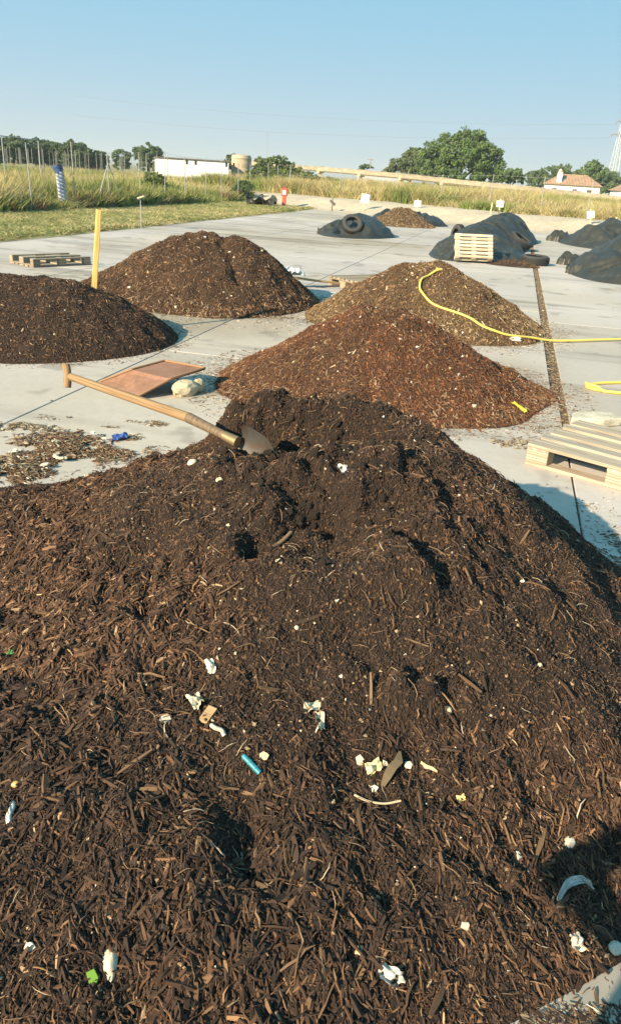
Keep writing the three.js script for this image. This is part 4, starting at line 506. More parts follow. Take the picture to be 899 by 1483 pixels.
{
  const t = thing('tiled_house', 'white house with terracotta roof and white chimney beyond the flume', 'house', [43.6, 0, -151], -0.25); part('wall', box(9.4, 2.6, 6, 0, 1.3, 0), plaster, t); const r = part('roof', hipRoof(9.4, 6, 2.55, 4.35, 0.5), tileM, t); const ch = part('chimney', box(0.85, 2.3, 0.8, -2.4, 3.4, 2.4), plaster, r); part('chimney_pot', new THREE.LatheGeometry([[0.3, 0], [0.36, 0.15], [0.3, 0.4], [0.12, 0.55], [0, 0.58]].map(a => new THREE.Vector2(...a)), 12).translate(-2.4, 4.55, 2.4), std([0.4, 0.36, 0.3], 0.9), r);
  for (const x of [-3, 0.5, 3]) { const w = part('window', box(0.8, 1.0, 0.06, x, 1.4, 3.01), std([0.05, 0.06, 0.07], 0.3), t); part('frame', mergeGeometries([box(0.9, 0.06, 0.1, x, 1.93, 3.02), box(0.9, 0.06, 0.1, x, 0.87, 3.02), box(0.06, 1.1, 0.1, x, 1.4, 3.03)]), std([0.3, 0.2, 0.12], 0.8), w); }
  const t2 = thing('tiled_house', 'second white house with orange roof cut off by the right edge', 'house', [55, 0, -148], -0.1); part('wall', box(9, 2.1, 6, 0, 1.05, 0), plaster, t2); part('roof', hipRoof(9, 6, 2.1, 3.9, 0.4), tileM, t2); part('door', box(0.9, 1.7, 0.06, -2.5, 0.85, 3.01), std([0.12, 0.09, 0.06], 0.8), t2);
  const t3 = thing('distant_shed', 'far grey shed seen under the flume left of the big tree', 'building', [9.5, 0, -150], 0.1); part('wall', box(9, 2.6, 5, 0, 1.3, 0), std([0.42, 0.45, 0.48], 0.8), t3); part('roof', hipRoof(9, 5, 2.6, 3.3, 0.3), std([0.35, 0.38, 0.42], 0.6), t3);
}
/* ---------- pylon ---------- */
{
  const t = thing('lattice_pylon', 'white lattice power pylon at the right picture edge', 'pylon', [63.6, 0, -190], 0.2), m = std([0.66, 0.66, 0.62], 0.6, { metalness: 0.2 }), H = 18.5, w = y => 1.05 - 0.85 * y / H;
  for (const [a, b] of [[-1, -1], [1, -1], [1, 1], [-1, 1]]) part('leg', bar([a * w(0), 0, b * w(0)], [a * w(H), H, b * w(H)], 0.065, 0.045, 6), m, t);
  const B = []; for (let k = 0; k < 17; k++) { const y = k * H / 17, y2 = (k + 1) * H / 17, a = w(y), b = w(y2), s = k % 2 ? 1 : -1; for (const q of [-1, 1]) { B.push(bar([-s * a, y, q * a], [s * b, y2, q * b], 0.028, 0.028, 4)); B.push(bar([q * a, y, -s * a], [q * b, y2, s * b], 0.028, 0.028, 4)); B.push(bar([-a, y, q * a], [a, y, q * a], 0.025, 0.025, 4)); } } part('bracing', mergeGeometries(B), m, t);
  for (const [y, l] of [[13.6, 2.2], [16.2, 1.6]]) { const a = part('cross_arm', mergeGeometries([bar([-l, y, 0], [l, y, 0], 0.12, 0.12, 6), bar([-l, y, 0], [0, y + 0.8, 0], 0.07, 0.07, 5), bar([l, y, 0], [0, y + 0.8, 0], 0.07, 0.07, 5)]), std([0.3, 0.29, 0.27], 0.7), t); for (const x of [-l, l]) part('insulator', bar([x, y - 0.7, 0], [x, y, 0], 0.1, 0.08, 6), std([0.25, 0.2, 0.17], 0.4), a); }
  const wire = (y0, x0, xe, ye, ze) => { const pts = []; for (let i = 0; i <= 30; i++) { const k = i / 30; pts.push([x0 + (xe - x0) * k, y0 + (ye - y0) * k - 5 * 4 * k * (1 - k) * 0.4, -190 + (ze + 190) * k]); } return tube(pts, 0.02, 60, 4); };
  single('power_cable', wire(12.9, 61.4, -70, 12.9, -230), std([0.2, 0.22, 0.24], 0.6), 'lower thin power cable crossing the sky from the pylon', 'cable', 'power cables'); single('power_cable', wire(15.6, 62.2, -70, 17.5, -230), std([0.2, 0.22, 0.24], 0.6), 'upper thin power cable crossing the sky from the pylon', 'cable', 'power cables');
  const an = thing('thin_mast', 'thin mast standing behind the round tank', 'mast', [-8.6, 0, -110]); part('pole', bar([0, 0, 0], [0, 6.6, 0], 0.04, 0.02), galv, an); part('antenna', mergeGeometries([bar([-0.25, 6.3, 0], [0.25, 6.3, 0], 0.02), bar([-0.2, 6.0, 0], [0.2, 6.0, 0], 0.02)]), galv, an);
  const ps = thing('utility_pole', 'wooden utility pole with a crossbar left of the big tree', 'pole', [6.9, 0, -150]); part('pole', bar([0, 0, 0], [0, 4.9, 0], 0.1, 0.07), woodGrey[0], ps); part('crossbar', box(1.2, 0.1, 0.1, 0, 4.7, 0), woodGrey[1], ps);
}
/* ---------- trees ---------- */
const barkM = std([0.1, 0.075, 0.05], 0.95, { map: woodTex });
function leafMesh(blobs, n, size, seed, cols) {
  const f = rng(seed), P = new Float32Array(n * 18), C = new Float32Array(n * 18), N = new Float32Array(n * 18); let o = 0; const vol = blobs.map(b => Math.pow(b[3] * b[4] * b[5], 0.67)), tot = vol.reduce((a, b) => a + b), a = new THREE.Vector3(), nrm = new THREE.Vector3(), t1 = new THREE.Vector3(), t2 = new THREE.Vector3();
  // clumps on each blob's shell
  const clumps = []; blobs.forEach((b, bi) => { const k = Math.max(6, Math.round(130 * vol[bi] / tot * blobs.length / 3)); for (let i = 0; i < k; i++) { const y = rr(-0.75, 1, f), th = f() * 6.283, r = Math.sqrt(1 - y * y), d = rr(0.62, 1.04, f); clumps.push([b[0] + b[3] * r * Math.cos(th) * d, b[1] + b[4] * y * d, b[2] + b[5] * r * Math.sin(th) * d, Math.min(b[3], b[4]) * rr(0.16, 0.34, f), toneFrom(cols, f), bi]); } });
  for (let i = 0; i < n; i++) {
    const c = clumps[Math.floor(f() * clumps.length)], y = rr(-1, 1, f), th = f() * 6.283, r = Math.sqrt(1 - y * y), d = c[3] * Math.cbrt(f()); a.set(c[0] + d * r * Math.cos(th), c[1] + d * y * 0.8, c[2] + d * r * Math.sin(th));
    nrm.set(rr(-1, 1, f), rr(-0.4, 1.2, f), rr(-1, 1, f)).normalize(); t1.set(rr(-1, 1, f), rr(-1, 1, f), rr(-1, 1, f)).cross(nrm).normalize(); t2.crossVectors(nrm, t1); const s = size * rr(0.6, 1.3, f), w = s * rr(0.45, 0.8, f), k = rr(0.75, 1.25, f);
    const p = [[-s, 0], [0, -w], [s, 0], [-s, 0], [s, 0], [0, w]]; for (const [u, v] of p) { P[o] = a.x + t1.x * u + t2.x * v; P[o + 1] = a.y + t1.y * u + t2.y * v; P[o + 2] = a.z + t1.z * u + t2.z * v; C[o] = c[4][0] * k; C[o + 1] = c[4][1] * k; C[o + 2] = c[4][2] * k; N[o] = nrm.x; N[o + 1] = nrm.y; N[o + 2] = nrm.z; o += 3; }
  }
  const g = new THREE.BufferGeometry(); g.setAttribute('position', new THREE.BufferAttribute(P, 3)); g.setAttribute('normal', new THREE.BufferAttribute(N, 3)); g.setAttribute('color', new THREE.BufferAttribute(C, 3)); return g;
}
const leafMat = new THREE.MeshPhysicalMaterial({ color: 0xffffff, vertexColors: true, roughness: 0.9, side: THREE.DoubleSide, transmission: 0.4, thickness: 0 });
const G1 = [[0.6, [0.085, 0.155, 0.035], [0.12, 0.2, 0.05]], [0.4, [0.12, 0.2, 0.05], [0.155, 0.24, 0.065]]], G2 = [[1, [0.08, 0.135, 0.038], [0.125, 0.19, 0.055]]], G3 = [[1, [0.1, 0.15, 0.03], [0.16, 0.21, 0.05]]], G4 = [[1, [0.095, 0.135, 0.045], [0.14, 0.185, 0.065]]];
let treeSeed = 300;
function tree(name, label, x, z, trunkH, trunkR, blobs, n, size, cols, group, cat = 'tree') {
  const t = thing(name, label, cat, [x, 0, z], 0, group); treeSeed += 7; const f = rng(treeSeed);
  if (trunkH > 0) { const tr = part('trunk', bar([0, -0.1, 0], [blobs[0][0] * 0.4, trunkH, blobs[0][2] * 0.4], trunkR, trunkR * 0.6, 8), barkM, t); for (const b of blobs.slice(0, 5)) part('limb', tube([[blobs[0][0] * 0.35, trunkH * 0.9, 0], [(b[0] + blobs[0][0] * 0.3) / 2, (trunkH + b[1]) / 2, b[2] / 2], [b[0], b[1] + b[4] * 0.3, b[2]]], trunkR * 0.32, 8, 5), barkM, tr); }
  part('crown', leafMesh(blobs, n, size, treeSeed, cols), leafMat, t); return t;
}
tree('broad_tree', 'largest green tree, billowing behind the flume', 16.2, -105, 2.2, 0.4, [[0, 5.2, 0, 3.6, 2.6, 3.2], [-3.4, 4.2, 0, 2.4, 2.1, 2.2], [2.8, 4.4, 0.2, 2.2, 2.0, 2.2], [0.6, 6.6, 0, 2.1, 1.3, 2], [-1.6, 6.3, 0, 1.6, 1.1, 1.6], [3.6, 3.0, 0.5, 1.3, 1.3, 1.4], [-0.5, 3.0, 1.2, 4.2, 2.0, 2.4], [-2.5, 2.2, 1, 2.6, 1.5, 2], [2.4, 2.2, 1, 2.4, 1.4, 2]], 30000, 0.15, G1, 'trees beyond the flume');
tree('broad_tree', 'shorter dull green tree left of the largest tree', 10.4, -111, 1.8, 0.3, [[0.4, 3.6, 0, 1.9, 1.9, 1.8], [-1.6, 3.0, 0, 1.5, 1.2, 1.4], [-2.8, 2.4, 0, 1.2, 0.9, 1.2], [1.6, 3.6, 0, 1.4, 1.6, 1.4], [0.3, 4.9, 0, 1.1, 0.9, 1], [2.9, 3.2, 0, 1.3, 1.6, 1.3]], 9000, 0.16, G4.concat(), 'trees beyond the flume');
tree('umbrella_pine', 'small rounded pine right of the largest tree', 25.8, -120, 1.6, 0.25, [[0, 3.1, 0, 2.0, 1.15, 1.8], [0.9, 2.8, 0, 1.2, 0.8, 1.2], [-0.8, 2.8, 0, 1.2, 0.8, 1.2]], 6000, 0.14, G1, 'trees beyond the flume');
tree('broad_tree', 'wide dark tree behind the tiled house, left of its chimney', 44.0, -170, 1.8, 0.4, [[0, 3.9, 0, 3.4, 2.4, 3], [2.6, 4.1, 0, 2.6, 2.2, 2.4], [-2.4, 3.2, 0, 2.2, 1.7, 2], [4.6, 3.4, 0, 2, 1.8, 2]], 9000, 0.22, G2, 'trees beyond the flume');
tree('broad_tree', 'brighter green tree behind the tiled house roof', 49.6, -161, 2, 0.35, [[0, 5, 0, 2.4, 2.0, 2.2], [1.8, 4.4, 0, 2, 1.8, 2], [-1.4, 4.4, 0, 1.6, 1.4, 1.6], [0.5, 6.2, 0, 1.4, 1, 1.4], [3.2, 3.2, 0, 1.6, 1.8, 1.6]], 9000, 0.2, G1, 'trees beyond the flume');
tree('broad_tree', 'dark low tree right of the pylon foot', 57, -170, 1.5, 0.3, [[0, 3.2, 0, 2.8, 2.2, 2.4], [2.6, 3.2, 0, 2.4, 2, 2.2]], 6000, 0.22, G2, 'trees beyond the flume');
tree('broad_tree', 'tiny far tree beside the utility pole', 6.4, -155, 1.2, 0.2, [[0, 2.9, 0, 1.6, 1.1, 1.4], [1.2, 2.6, 0, 1.1, 0.8, 1]], 3000, 0.18, G2, 'trees beyond the flume');
tree('stone_pine', 'round topped pine standing alone beside the white building', -33, -150, 2, 0.3, [[0, 3.6, 0, 2.5, 1.5, 2.3], [1.1, 3.3, 0, 1.4, 1.1, 1.4], [-1.1, 3.2, 0, 1.5, 1.2, 1.4], [0, 2.2, 0, 1.8, 1, 1.6], [0, 3.2, 0, 1.5, 1, 1.4], [0, 1.3, 0, 2, 0.9, 1.8]], 16000, 0.16, G2, 'pines beyond the left field');
tree('stone_pine', 'smaller round pine left of the lone round pine', -43.3, -172, 1.6, 0.25, [[0, 2.9, 0, 2.1, 1.2, 1.9], [0.2, 1.9, 0, 1.6, 0.9, 1.5], [0, 1.1, 0, 1.7, 0.8, 1.5]], 9000, 0.18, G2, 'pines beyond the left field');
{ const spots = [[-40, -130, 2.4, 4.3], [-43.6, -132, 2.0, 4.0], [-46.5, -131, 2.1, 4.3], [-49, -128, 2.3, 4.4], [-52, -126, 2.5, 4.6], [-37.5, -133, 1.8, 3.2], [-47, -155, 2.4, 3.8], [-52, -150, 2.6, 4.6]]; const lab = ['rightmost and tallest of the dark pines in the left row', 'second dark pine from the right end of the left pine row', 'third dark pine from the right end of the left pine row', 'fourth dark pine from the right end of the left pine row', 'leftmost dark pine in the front of the left pine row', 'low pale bush at the right end of the left pine row', 'low pine behind the middle of the left pine row', 'taller pine behind the left end of the left pine row']; spots.forEach(([x, z, r, h], i) => tree('stone_pine', lab[i], x, z, 1.6, 0.25, [[0, h - r * 0.55, 0, r, r * 0.6, r], [r * 0.5, h - r * 0.75, 0, r * 0.6, r * 0.45, r * 0.6], [-r * 0.5, h - r * 0.8, 0, r * 0.6, r * 0.45, r * 0.6], [0, h - r * 1.2, 0, r * 0.8, r * 0.5, r * 0.8], [0, h - r * 0.7, 0, r * 0.6, r * 0.4, r * 0.6], [0, 1.3, 0, r * 0.9, 0.9, r * 0.8]], 12000, 0.16, i === 5 ? G4 : G2, 'pines beyond the left field')); }
tree('climbing_bush', 'bright green bush sprawling right of the round tank', -5.6, -84, 0.9, 0.12, [[0, 2.1, 0, 1.6, 1.2, 1.4], [1.5, 1.6, 0, 1.3, 1.0, 1.2], [-1.2, 2.3, 0, 1.0, 0.9, 1], [2.6, 1.3, 0, 1.1, 0.8, 1]], 6500, 0.12, G3, 'bushes by the fence', 'bush');
tree('climbing_bush', 'dark green growth between the white building and the round tank', -9.6, -82, 0.8, 0.1, [[0, 2.2, 0, 0.8, 1.0, 0.8], [0.8, 1.8, 0, 0.7, 0.9, 0.7]], 2500, 0.12, G2, 'bushes by the fence', 'bush');
tree('shrub', 'dense dark green shrub at the fence below the round tank', -5.1, -47.6, 0, 0, [[0, 0.55, 0, 0.62, 0.62, 0.5], [-0.25, 0.35, 0.1, 0.5, 0.45, 0.4], [0.2, 0.85, 0, 0.4, 0.35, 0.35]], 4500, 0.05, G2, 'bushes by the fence', 'bush');
tree('shrub', 'long green weed hedge along the fence under the flume\'s left end', -1.8, -57, 0, 0, [[0, 1.0, 0, 1.8, 0.8, 0.8], [-1.8, 1.1, 0, 1.4, 0.9, 0.8], [2.2, 0.9, 0, 1.5, 0.7, 0.8], [-3, 1.2, 0, 1, 0.8, 0.8]], 6000, 0.08, G3, 'bushes by the fence', 'bush');
tree('shrub', 'small yellow green shrub in the left weeds below the white building', -8.9, -41.5, 0, 0, [[0, 1.05, 0, 0.55, 0.3, 0.5], [0.3, 0.9, 0, 0.4, 0.3, 0.4], [-0.2, 0.6, 0, 0.4, 0.5, 0.4]], 2000, 0.05, G3, 'bushes by the fence', 'bush');

/* ---------- things lying on the piles ---------- */
const mottle = tex(128, (u, v) => { const a = tf(u, v, 5, 4), b = tf(u + 0.4, v, 14, 3), k = 0.85 + 0.4 * (a - 0.5); return mixc([k, k * 0.97, k * 0.9], [0.5, 0.42, 0.3], ss(0.55, 0.75, b) * 0.7); });
const bone = std([0.62, 0.57, 0.48], 0.6, { map: mottle }), tanM = std([0.6, 0.47, 0.3], 0.85), paleM = std([0.72, 0.66, 0.52], 0.8), greyP = std([0.5, 0.52, 0.52], 0.5, { map: mottle });
function shell(seed, r, open = 0.62) { const g = new THREE.SphereGeometry(r, 18, 10, 0, Math.PI * 2, 0, Math.PI * open); const p = g.attributes.position; for (let i = 0; i < p.count; i++) { const k = 1 + 0.25 * (vn(p.getX(i) / r * 2 + seed, p.getZ(i) / r * 2) - 0.5); p.setXYZ(i, p.getX(i) * k * 1.25, p.getY(i) * k * 0.8, p.getZ(i) * k); } const q = g.clone(); q.scale(0.93, 0.93, 0.93); const ix = q.index.array; for (let i = 0; i < ix.length; i += 3) { const t = ix[i]; ix[i] = ix[i + 1]; ix[i + 1] = t; } const m = mergeGeometries([g, q]); m.computeVertexNormals(); return m; }
function teardrop(seed, w, h) { const g = new THREE.PlaneGeometry(1, 1, 14, 20); g.rotateX(-Math.PI / 2); const p = g.attributes.position; for (let i = 0; i < p.count; i++) { const a = p.getX(i) * 2, b = p.getZ(i) + 0.5, half = Math.sqrt(Math.max(0.002, Math.sin(Math.PI * Math.pow(b, 0.75)))) * (1 - 0.35 * b); const e = 0.06 * (fbm(b * 6 + seed, a * 3, 2) - 0.5); p.setXYZ(i, (a * half * 0.5 + e) * w, (0.014 * (1 - a * a) * Math.sin(Math.PI * b) + 0.004 * (fbm(a * 3 + seed, b * 5, 3) - 0.5)) , (b - 0.5) * h); } const q = g.clone(); q.translate(0, -0.003, 0); const ix = q.index.array; for (let i = 0; i < ix.length; i += 3) { const t = ix[i]; ix[i] = ix[i + 1]; ix[i + 1] = t; } const m = mergeGeometries([g, q]); m.computeVertexNormals(); return m; }
function shardGeo(seed, w, h, t = 0.004) { const f = rng(seed), n = 5 + Math.floor(f() * 3), s = new THREE.Shape(); for (let i = 0; i < n; i++) { const a = i / n * 6.283 + rr(-0.3, 0.3, f), r = rr(0.6, 1.05, f); const x = Math.cos(a) * r * w / 2, y = Math.sin(a) * r * h / 2; i ? s.lineTo(x, y) : s.moveTo(x, y); } s.closePath(); const g = new THREE.ExtrudeGeometry(s, { depth: t, bevelEnabled: true, bevelSize: t * 0.3, bevelThickness: t * 0.3, bevelSegments: 1 }); g.rotateX(-Math.PI / 2); return g; }
const onNear = (m, x, z, spin = 0, lift = 0.006, lean = 0) => { m.scale.multiplyScalar(0.85); m.position.set(x, nearField.at(x, z) + lift * 0.35, z); m.quaternion.setFromUnitVectors(UP, nearField.normal(x, z, 0.04)).multiply(_q2.setFromEuler(_e.set(lean, spin, lean * 0.5, 'YXZ'))); return m; };
const GRP = 'pale scraps on the near pile';
const scrap = (name, geo, mat, label, cat, x, z, spin, lift, lean) => onNear(single(name, geo, mat, label, cat, GRP), x, z, spin, lift, lean);
scrap('eggshell', shell(1, 0.018, 0.5), bone, 'round white eggshell just left of the spade blade', 'eggshell', -0.44, -2.59, 0.3, 0.008);
scrap('pebble', chunk(21, 0.014, 0.012, 0.011), tanM, 'tan pebble on the near pile just below the spade blade', 'pebble', -0.315, -2.396, 0, 0.006);
scrap('plastic_scrap', crumple(12, 0.035, 0.075, 0.02), greyP, 'long whitish plastic scrap near the pile top right of the spade', 'plastic', 0.107, -2.452, 0.5, 0.006);
scrap('paper_scrap', crumple(13, 0.03, 0.055, 0.02), paleM, 'folded grey paper scrap above the group of white scraps', 'paper', -0.245, -1.723, 0.4, 0.006);
scrap('white_shard', shardGeo(3, 0.042, 0.036), bone, 'white fan shaped shard left of the square wood block', 'shard', -0.338, -1.55, 0.9, 0.008, 0.25);
scrap('crumpled_paper', crumple(14, 0.04, 0.06, 0.03), std([0.68, 0.6, 0.42], 0.85), 'crumpled cream paper just above the square wood block', 'paper', -0.267, -1.612, 0.6, 0.006);
scrap('wood_block', chamfer(0.032, 0.014, 0.06, 0.003), std([0.42, 0.28, 0.15], 0.85, { map: woodTex }), 'square cut tan wood block among the white scraps', 'wood block', -0.23, -1.569, -0.5, 0.012, 0.15);
scrap('bone_scrap', tube([[-0.025, 0, 0], [-0.005, 0.008, 0.004], [0.012, 0.005, 0], [0.028, 0, 0.008]], 0.007, 14, 7), bone, 'thin bone like scrap below the square wood block', 'bone', -0.198, -1.522, -0.5, 0.008);
{ const t = onNear(thing('blue_tube', 'teal blue plastic tube lying on the near pile', 'tube'), -0.103, -1.44, -0.7, 0.012); part('tube_body', bar([-0.032, 0, 0], [0.03, 0, 0], 0.0085, 0.0085, 12), std([0.03, 0.22, 0.27], 0.35), t); part('cap', bar([-0.04, 0, 0], [-0.031, 0, 0], 0.0065, 0.0085, 12), std([0.03, 0.28, 0.33], 0.35), t); for (const x of [-0.012, 0.012]) part('ring', new THREE.TorusGeometry(0.0088, 0.0015, 6, 14).rotateY(Math.PI / 2).translate(x, 0, 0), std([0.05, 0.3, 0.34], 0.35), t); }
scrap('paper_chip', shardGeo(5, 0.032, 0.026, 0.003), std([0.66, 0.5, 0.3], 0.85), 'tan card chip touching the teal blue tube', 'card', -0.075, -1.462, 0.2, 0.008, 0.2);
scrap('torn_cloth', mergeGeometries([crumple(15, 0.055, 0.045, 0.022, 10), crumple(16, 0.03, 0.085, 0.022, 10).translate(0.02, 0.002, 0.055)]), std([0.6, 0.5, 0.34], 0.9), 'torn beige cloth strip with an angled top in the middle of the near pile', 'cloth', 0.035, -1.62, 0.1, 0.008);
scrap('white_shard', shardGeo(8, 0.03, 0.04), bone, 'pointed white shard left of the yellow foam lump', 'shard', 0.165, -1.512, 0.3, 0.01, 0.3);
scrap('foam_lump', crumple(31, 0.05, 0.038, 0.022, 10), std([0.66, 0.58, 0.32], 0.9), 'yellowish foam lump between white shards on the near pile', 'foam', 0.198, -1.5, 0.4, 0.008);
scrap('white_shard', shardGeo(9, 0.02, 0.024), bone, 'small white chip right of the yellow foam lump', 'shard', 0.228, -1.51, 0.8, 0.01, 0.2);
scrap('shell_piece', shardGeo(23, 0.028, 0.022, 0.004), paleM, 'pale shell piece directly below the yellow foam lump', 'shell', 0.2, -1.455, 0.4, 0.008);
scrap('bark_strip', chipGeo(61, 4, 0.16, 0.08, 0.12).scale(0.13, 0.13, 0.16), std([0.17, 0.12, 0.065], 0.9, { bumpMap: woodBump, bumpScale: 0.003 }), 'large curved strip of bark right of the yellow foam lump', 'bark', 0.245, -1.5, 1.1, 0.014);
scrap('root_splinter', tube([[-0.06, 0, 0], [-0.02, 0.006, 0.012], [0.03, 0.004, 0.006], [0.075, 0.008, -0.012]], 0.0035, 20, 6), std([0.55, 0.42, 0.26], 0.85), 'long pale root splinter below the yellow foam lump', 'splinter', 0.2, -1.425, -0.1, 0.01);
scrap('pebble', shardGeo(22, 0.028, 0.03, 0.006), paleM, 'cream pebble right of the large bark strip', 'pebble', 0.29, -1.525, 0.3, 0.007);
scrap('wood_splinter', chipGeo(62, 3, 0.2, 0.12, 0.05).scale(0.055, 0.055, 0.06), std([0.6, 0.44, 0.25], 0.85), 'bright tan wood splinter right of the cream pebble', 'splinter', 0.343, -1.526, -0.5, 0.008);
scrap('foam_crumb', crumple(17, 0.025, 0.02, 0.014, 8), std([0.7, 0.58, 0.22], 0.9), 'yellow crumb right of and below the bright wood splinter', 'foam', 0.423, -1.48, 0.3, 0.006);
scrap('pebble', chunk(23, 0.017, 0.012, 0.013), tanM, 'flat tan pebble below the dark soil clods on the right', 'pebble', 0.402, -1.67, 0.3, 0.007);
scrap('pebble', chunk(24, 0.011, 0.01, 0.01), tanM, 'small tan pebble high on the right flank of the near pile', 'pebble', 0.699, -1.876, 0, 0.006);
scrap('pebble', chunk(25, 0.009, 0.008, 0.008), bone, 'tiny white pebble at the middle of the near pile above the torn cloth', 'pebble', -0.019, -1.835, 0, 0.006);
scrap('eggshell', shell(7, 0.018, 0.42), bone, 'oval white eggshell on the lower right slope above the person shaped shadow', 'eggshell', 0.719, -1.469, 0.8, 0.008);
scrap('plastic_scrap', shardGeo(12, 0.022, 0.036, 0.003), greyP, 'bluish white plastic chip left of the oval eggshell', 'plastic', 0.564, -1.382, 0.4, 0.008, 0.2);
scrap('film_scrap', (() => { const g = crumple(18, 0.12, 0.026, 0.018, 18), p = g.attributes.position; for (let i = 0; i < p.count; i++) { const x = p.getX(i); p.setZ(i, p.getZ(i) * (1.1 - Math.abs(x) * 8) + x * x * 9); p.setY(i, p.getY(i) + 0.02 * (1 - (x / 0.06) ** 2)); } g.computeVertexNormals(); return g; })(), greyP, 'curved white film scrap lying in the shadow at lower right', 'plastic', 0.695, -1.36, 0.35, 0.008);
scrap('pebble', shardGeo(26, 0.024, 0.02, 0.007), bone, 'white pebble on the lower slope left of the shadow', 'pebble', 0.407, -1.205, 0.2, 0.007);
scrap('pebble', crumple(27, 0.035, 0.045, 0.025, 10), bone, 'white stone beside the bottom right patch of bare concrete', 'pebble', 0.684, -1.242, 0.2, 0.012);
scrap('eggshell', shell(9, 0.019, 0.42), bone, 'white shell in shadow at the lower right picture edge', 'eggshell', 0.782, -1.244, 0.2, 0.014);
scrap('shell_half', teardrop(11, 0.042, 0.075), std([0.66, 0.62, 0.48], 0.6, { map: mottle }), 'largest mottled shell at the lower left of the near pile', 'shell', -0.35, -1.03, 0.25, 0.008);
scrap('green_glass', shardGeo(15, 0.03, 0.055, 0.004), std([0.16, 0.3, 0.04], 0.3), 'green shard tucked against the largest mottled shell', 'shard', -0.378, -1.005, 0.4, 0.008, 0.35);
scrap('white_shard', shardGeo(16, 0.035, 0.026), bone, 'white shard left of the largest mottled shell', 'shard', -0.516, -1.042, 0.2, 0.01, 0.3);
scrap('bone_scrap', tube([[0, 0, -0.03], [0.004, 0.006, -0.01], [-0.003, 0.004, 0.012], [0, 0, 0.035]], 0.008, 14, 7), std([0.6, 0.58, 0.5], 0.7), 'grey bone scrap at the left picture edge of the near pile', 'bone', -0.644, -1.301, 0.2, 0.008);
scrap('snail_shell', shell(13, 0.011, 0.75), std([0.5, 0.3, 0.1], 0.4), 'amber snail shell above the grey bone scrap at left', 'shell', -0.66, -1.375, 0.2, 0.01);
scrap('pebble', chunk(28, 0.016, 0.013, 0.013), tanM, 'tan lump on the near pile at bottom centre', 'pebble', 0.163, -1.117, 0.2, 0.01);
scrap('film_scrap', crumple(19, 0.06, 0.04, 0.025, 12), greyP, 'white and black film scrap at the bottom below the tan lump', 'plastic', 0.231, -1.086, -0.3, 0.008);
scrap('leaf_scrap', crumple(20, 0.028, 0.02, 0.01, 8), std([0.06, 0.18, 0.05], 0.7), 'green leaf scrap at the left edge halfway down the near pile', 'leaf', -0.852, -1.851, 0.3, 0.008);
scrap('thick_stick', tube([[-0.05, 0, 0], [0, 0.005, 0.006], [0.06, 0.012, 0]], 0.008, 14, 7), std([0.2, 0.13, 0.075], 0.9), 'short thick stick lying in the dug bowl', 'stick', -0.09, -2.18, 1.0, 0.012);
put(single('blue_rag', crumple(25, 0.1, 0.08, 0.035, 14), std([0.04, 0.09, 0.3], 0.6), 'crumpled blue plastic scrap on the litter behind the near pile', 'plastic'), -1.27, 0.01, -4.7, 0.4);
put(single('white_cup_piece', (() => { const g = new THREE.TorusGeometry(0.045, 0.014, 8, 20, 2.8); g.scale(1, 1, 0.6); g.rotateX(-Math.PI / 2); return jitterGeo(g, 0.004, 6); })(), bone, 'curved white broken piece in the left litter', 'shard'), -1.5, 0.03, -4.27, 2.6);
{ const m = single('yellow_leaf', crumple(26, 0.13, 0.06, 0.012, 12), std([0.62, 0.5, 0.05], 0.7), 'yellow leaf on the right foot of the reddish pile', 'leaf'); m.position.set(1.6, redField.at(1.6, -5.9) + 0.012, -5.9); m.quaternion.setFromUnitVectors(UP, redField.normal(1.6, -5.9, 0.06)).multiply(_q2.setFromAxisAngle(UP, -0.6)); }
{ const f = rng(93); const bits = [[-1.35, -4.62], [-1.62, -4.5], [-1.8, -4.3], [-1.7, -4.75], [-1.45, -4.72], [-1.85, -4.1], [-1.55, -4.1]]; const labs = ['pale chip in the left litter nearest the blue scrap', 'pale chip in the middle of the left litter', 'pale chip at the left of the left litter', 'pale chip at the far end of the left litter', 'pale chip just left of the bare spot in the left litter', 'pale chip nearest the left picture edge in the litter', 'pale chip in the litter at the near pile foot']; bits.forEach(([x, z], i) => put(single('pale_chip', shardGeo(40 + i, rr(0.035, 0.06, f), rr(0.02, 0.04, f), 0.006), i % 2 ? bone : paleM, labs[i], 'chip', 'pale chips in the left litter'), x, 0.03, z, f() * 6, 0.15, 0.1)); }

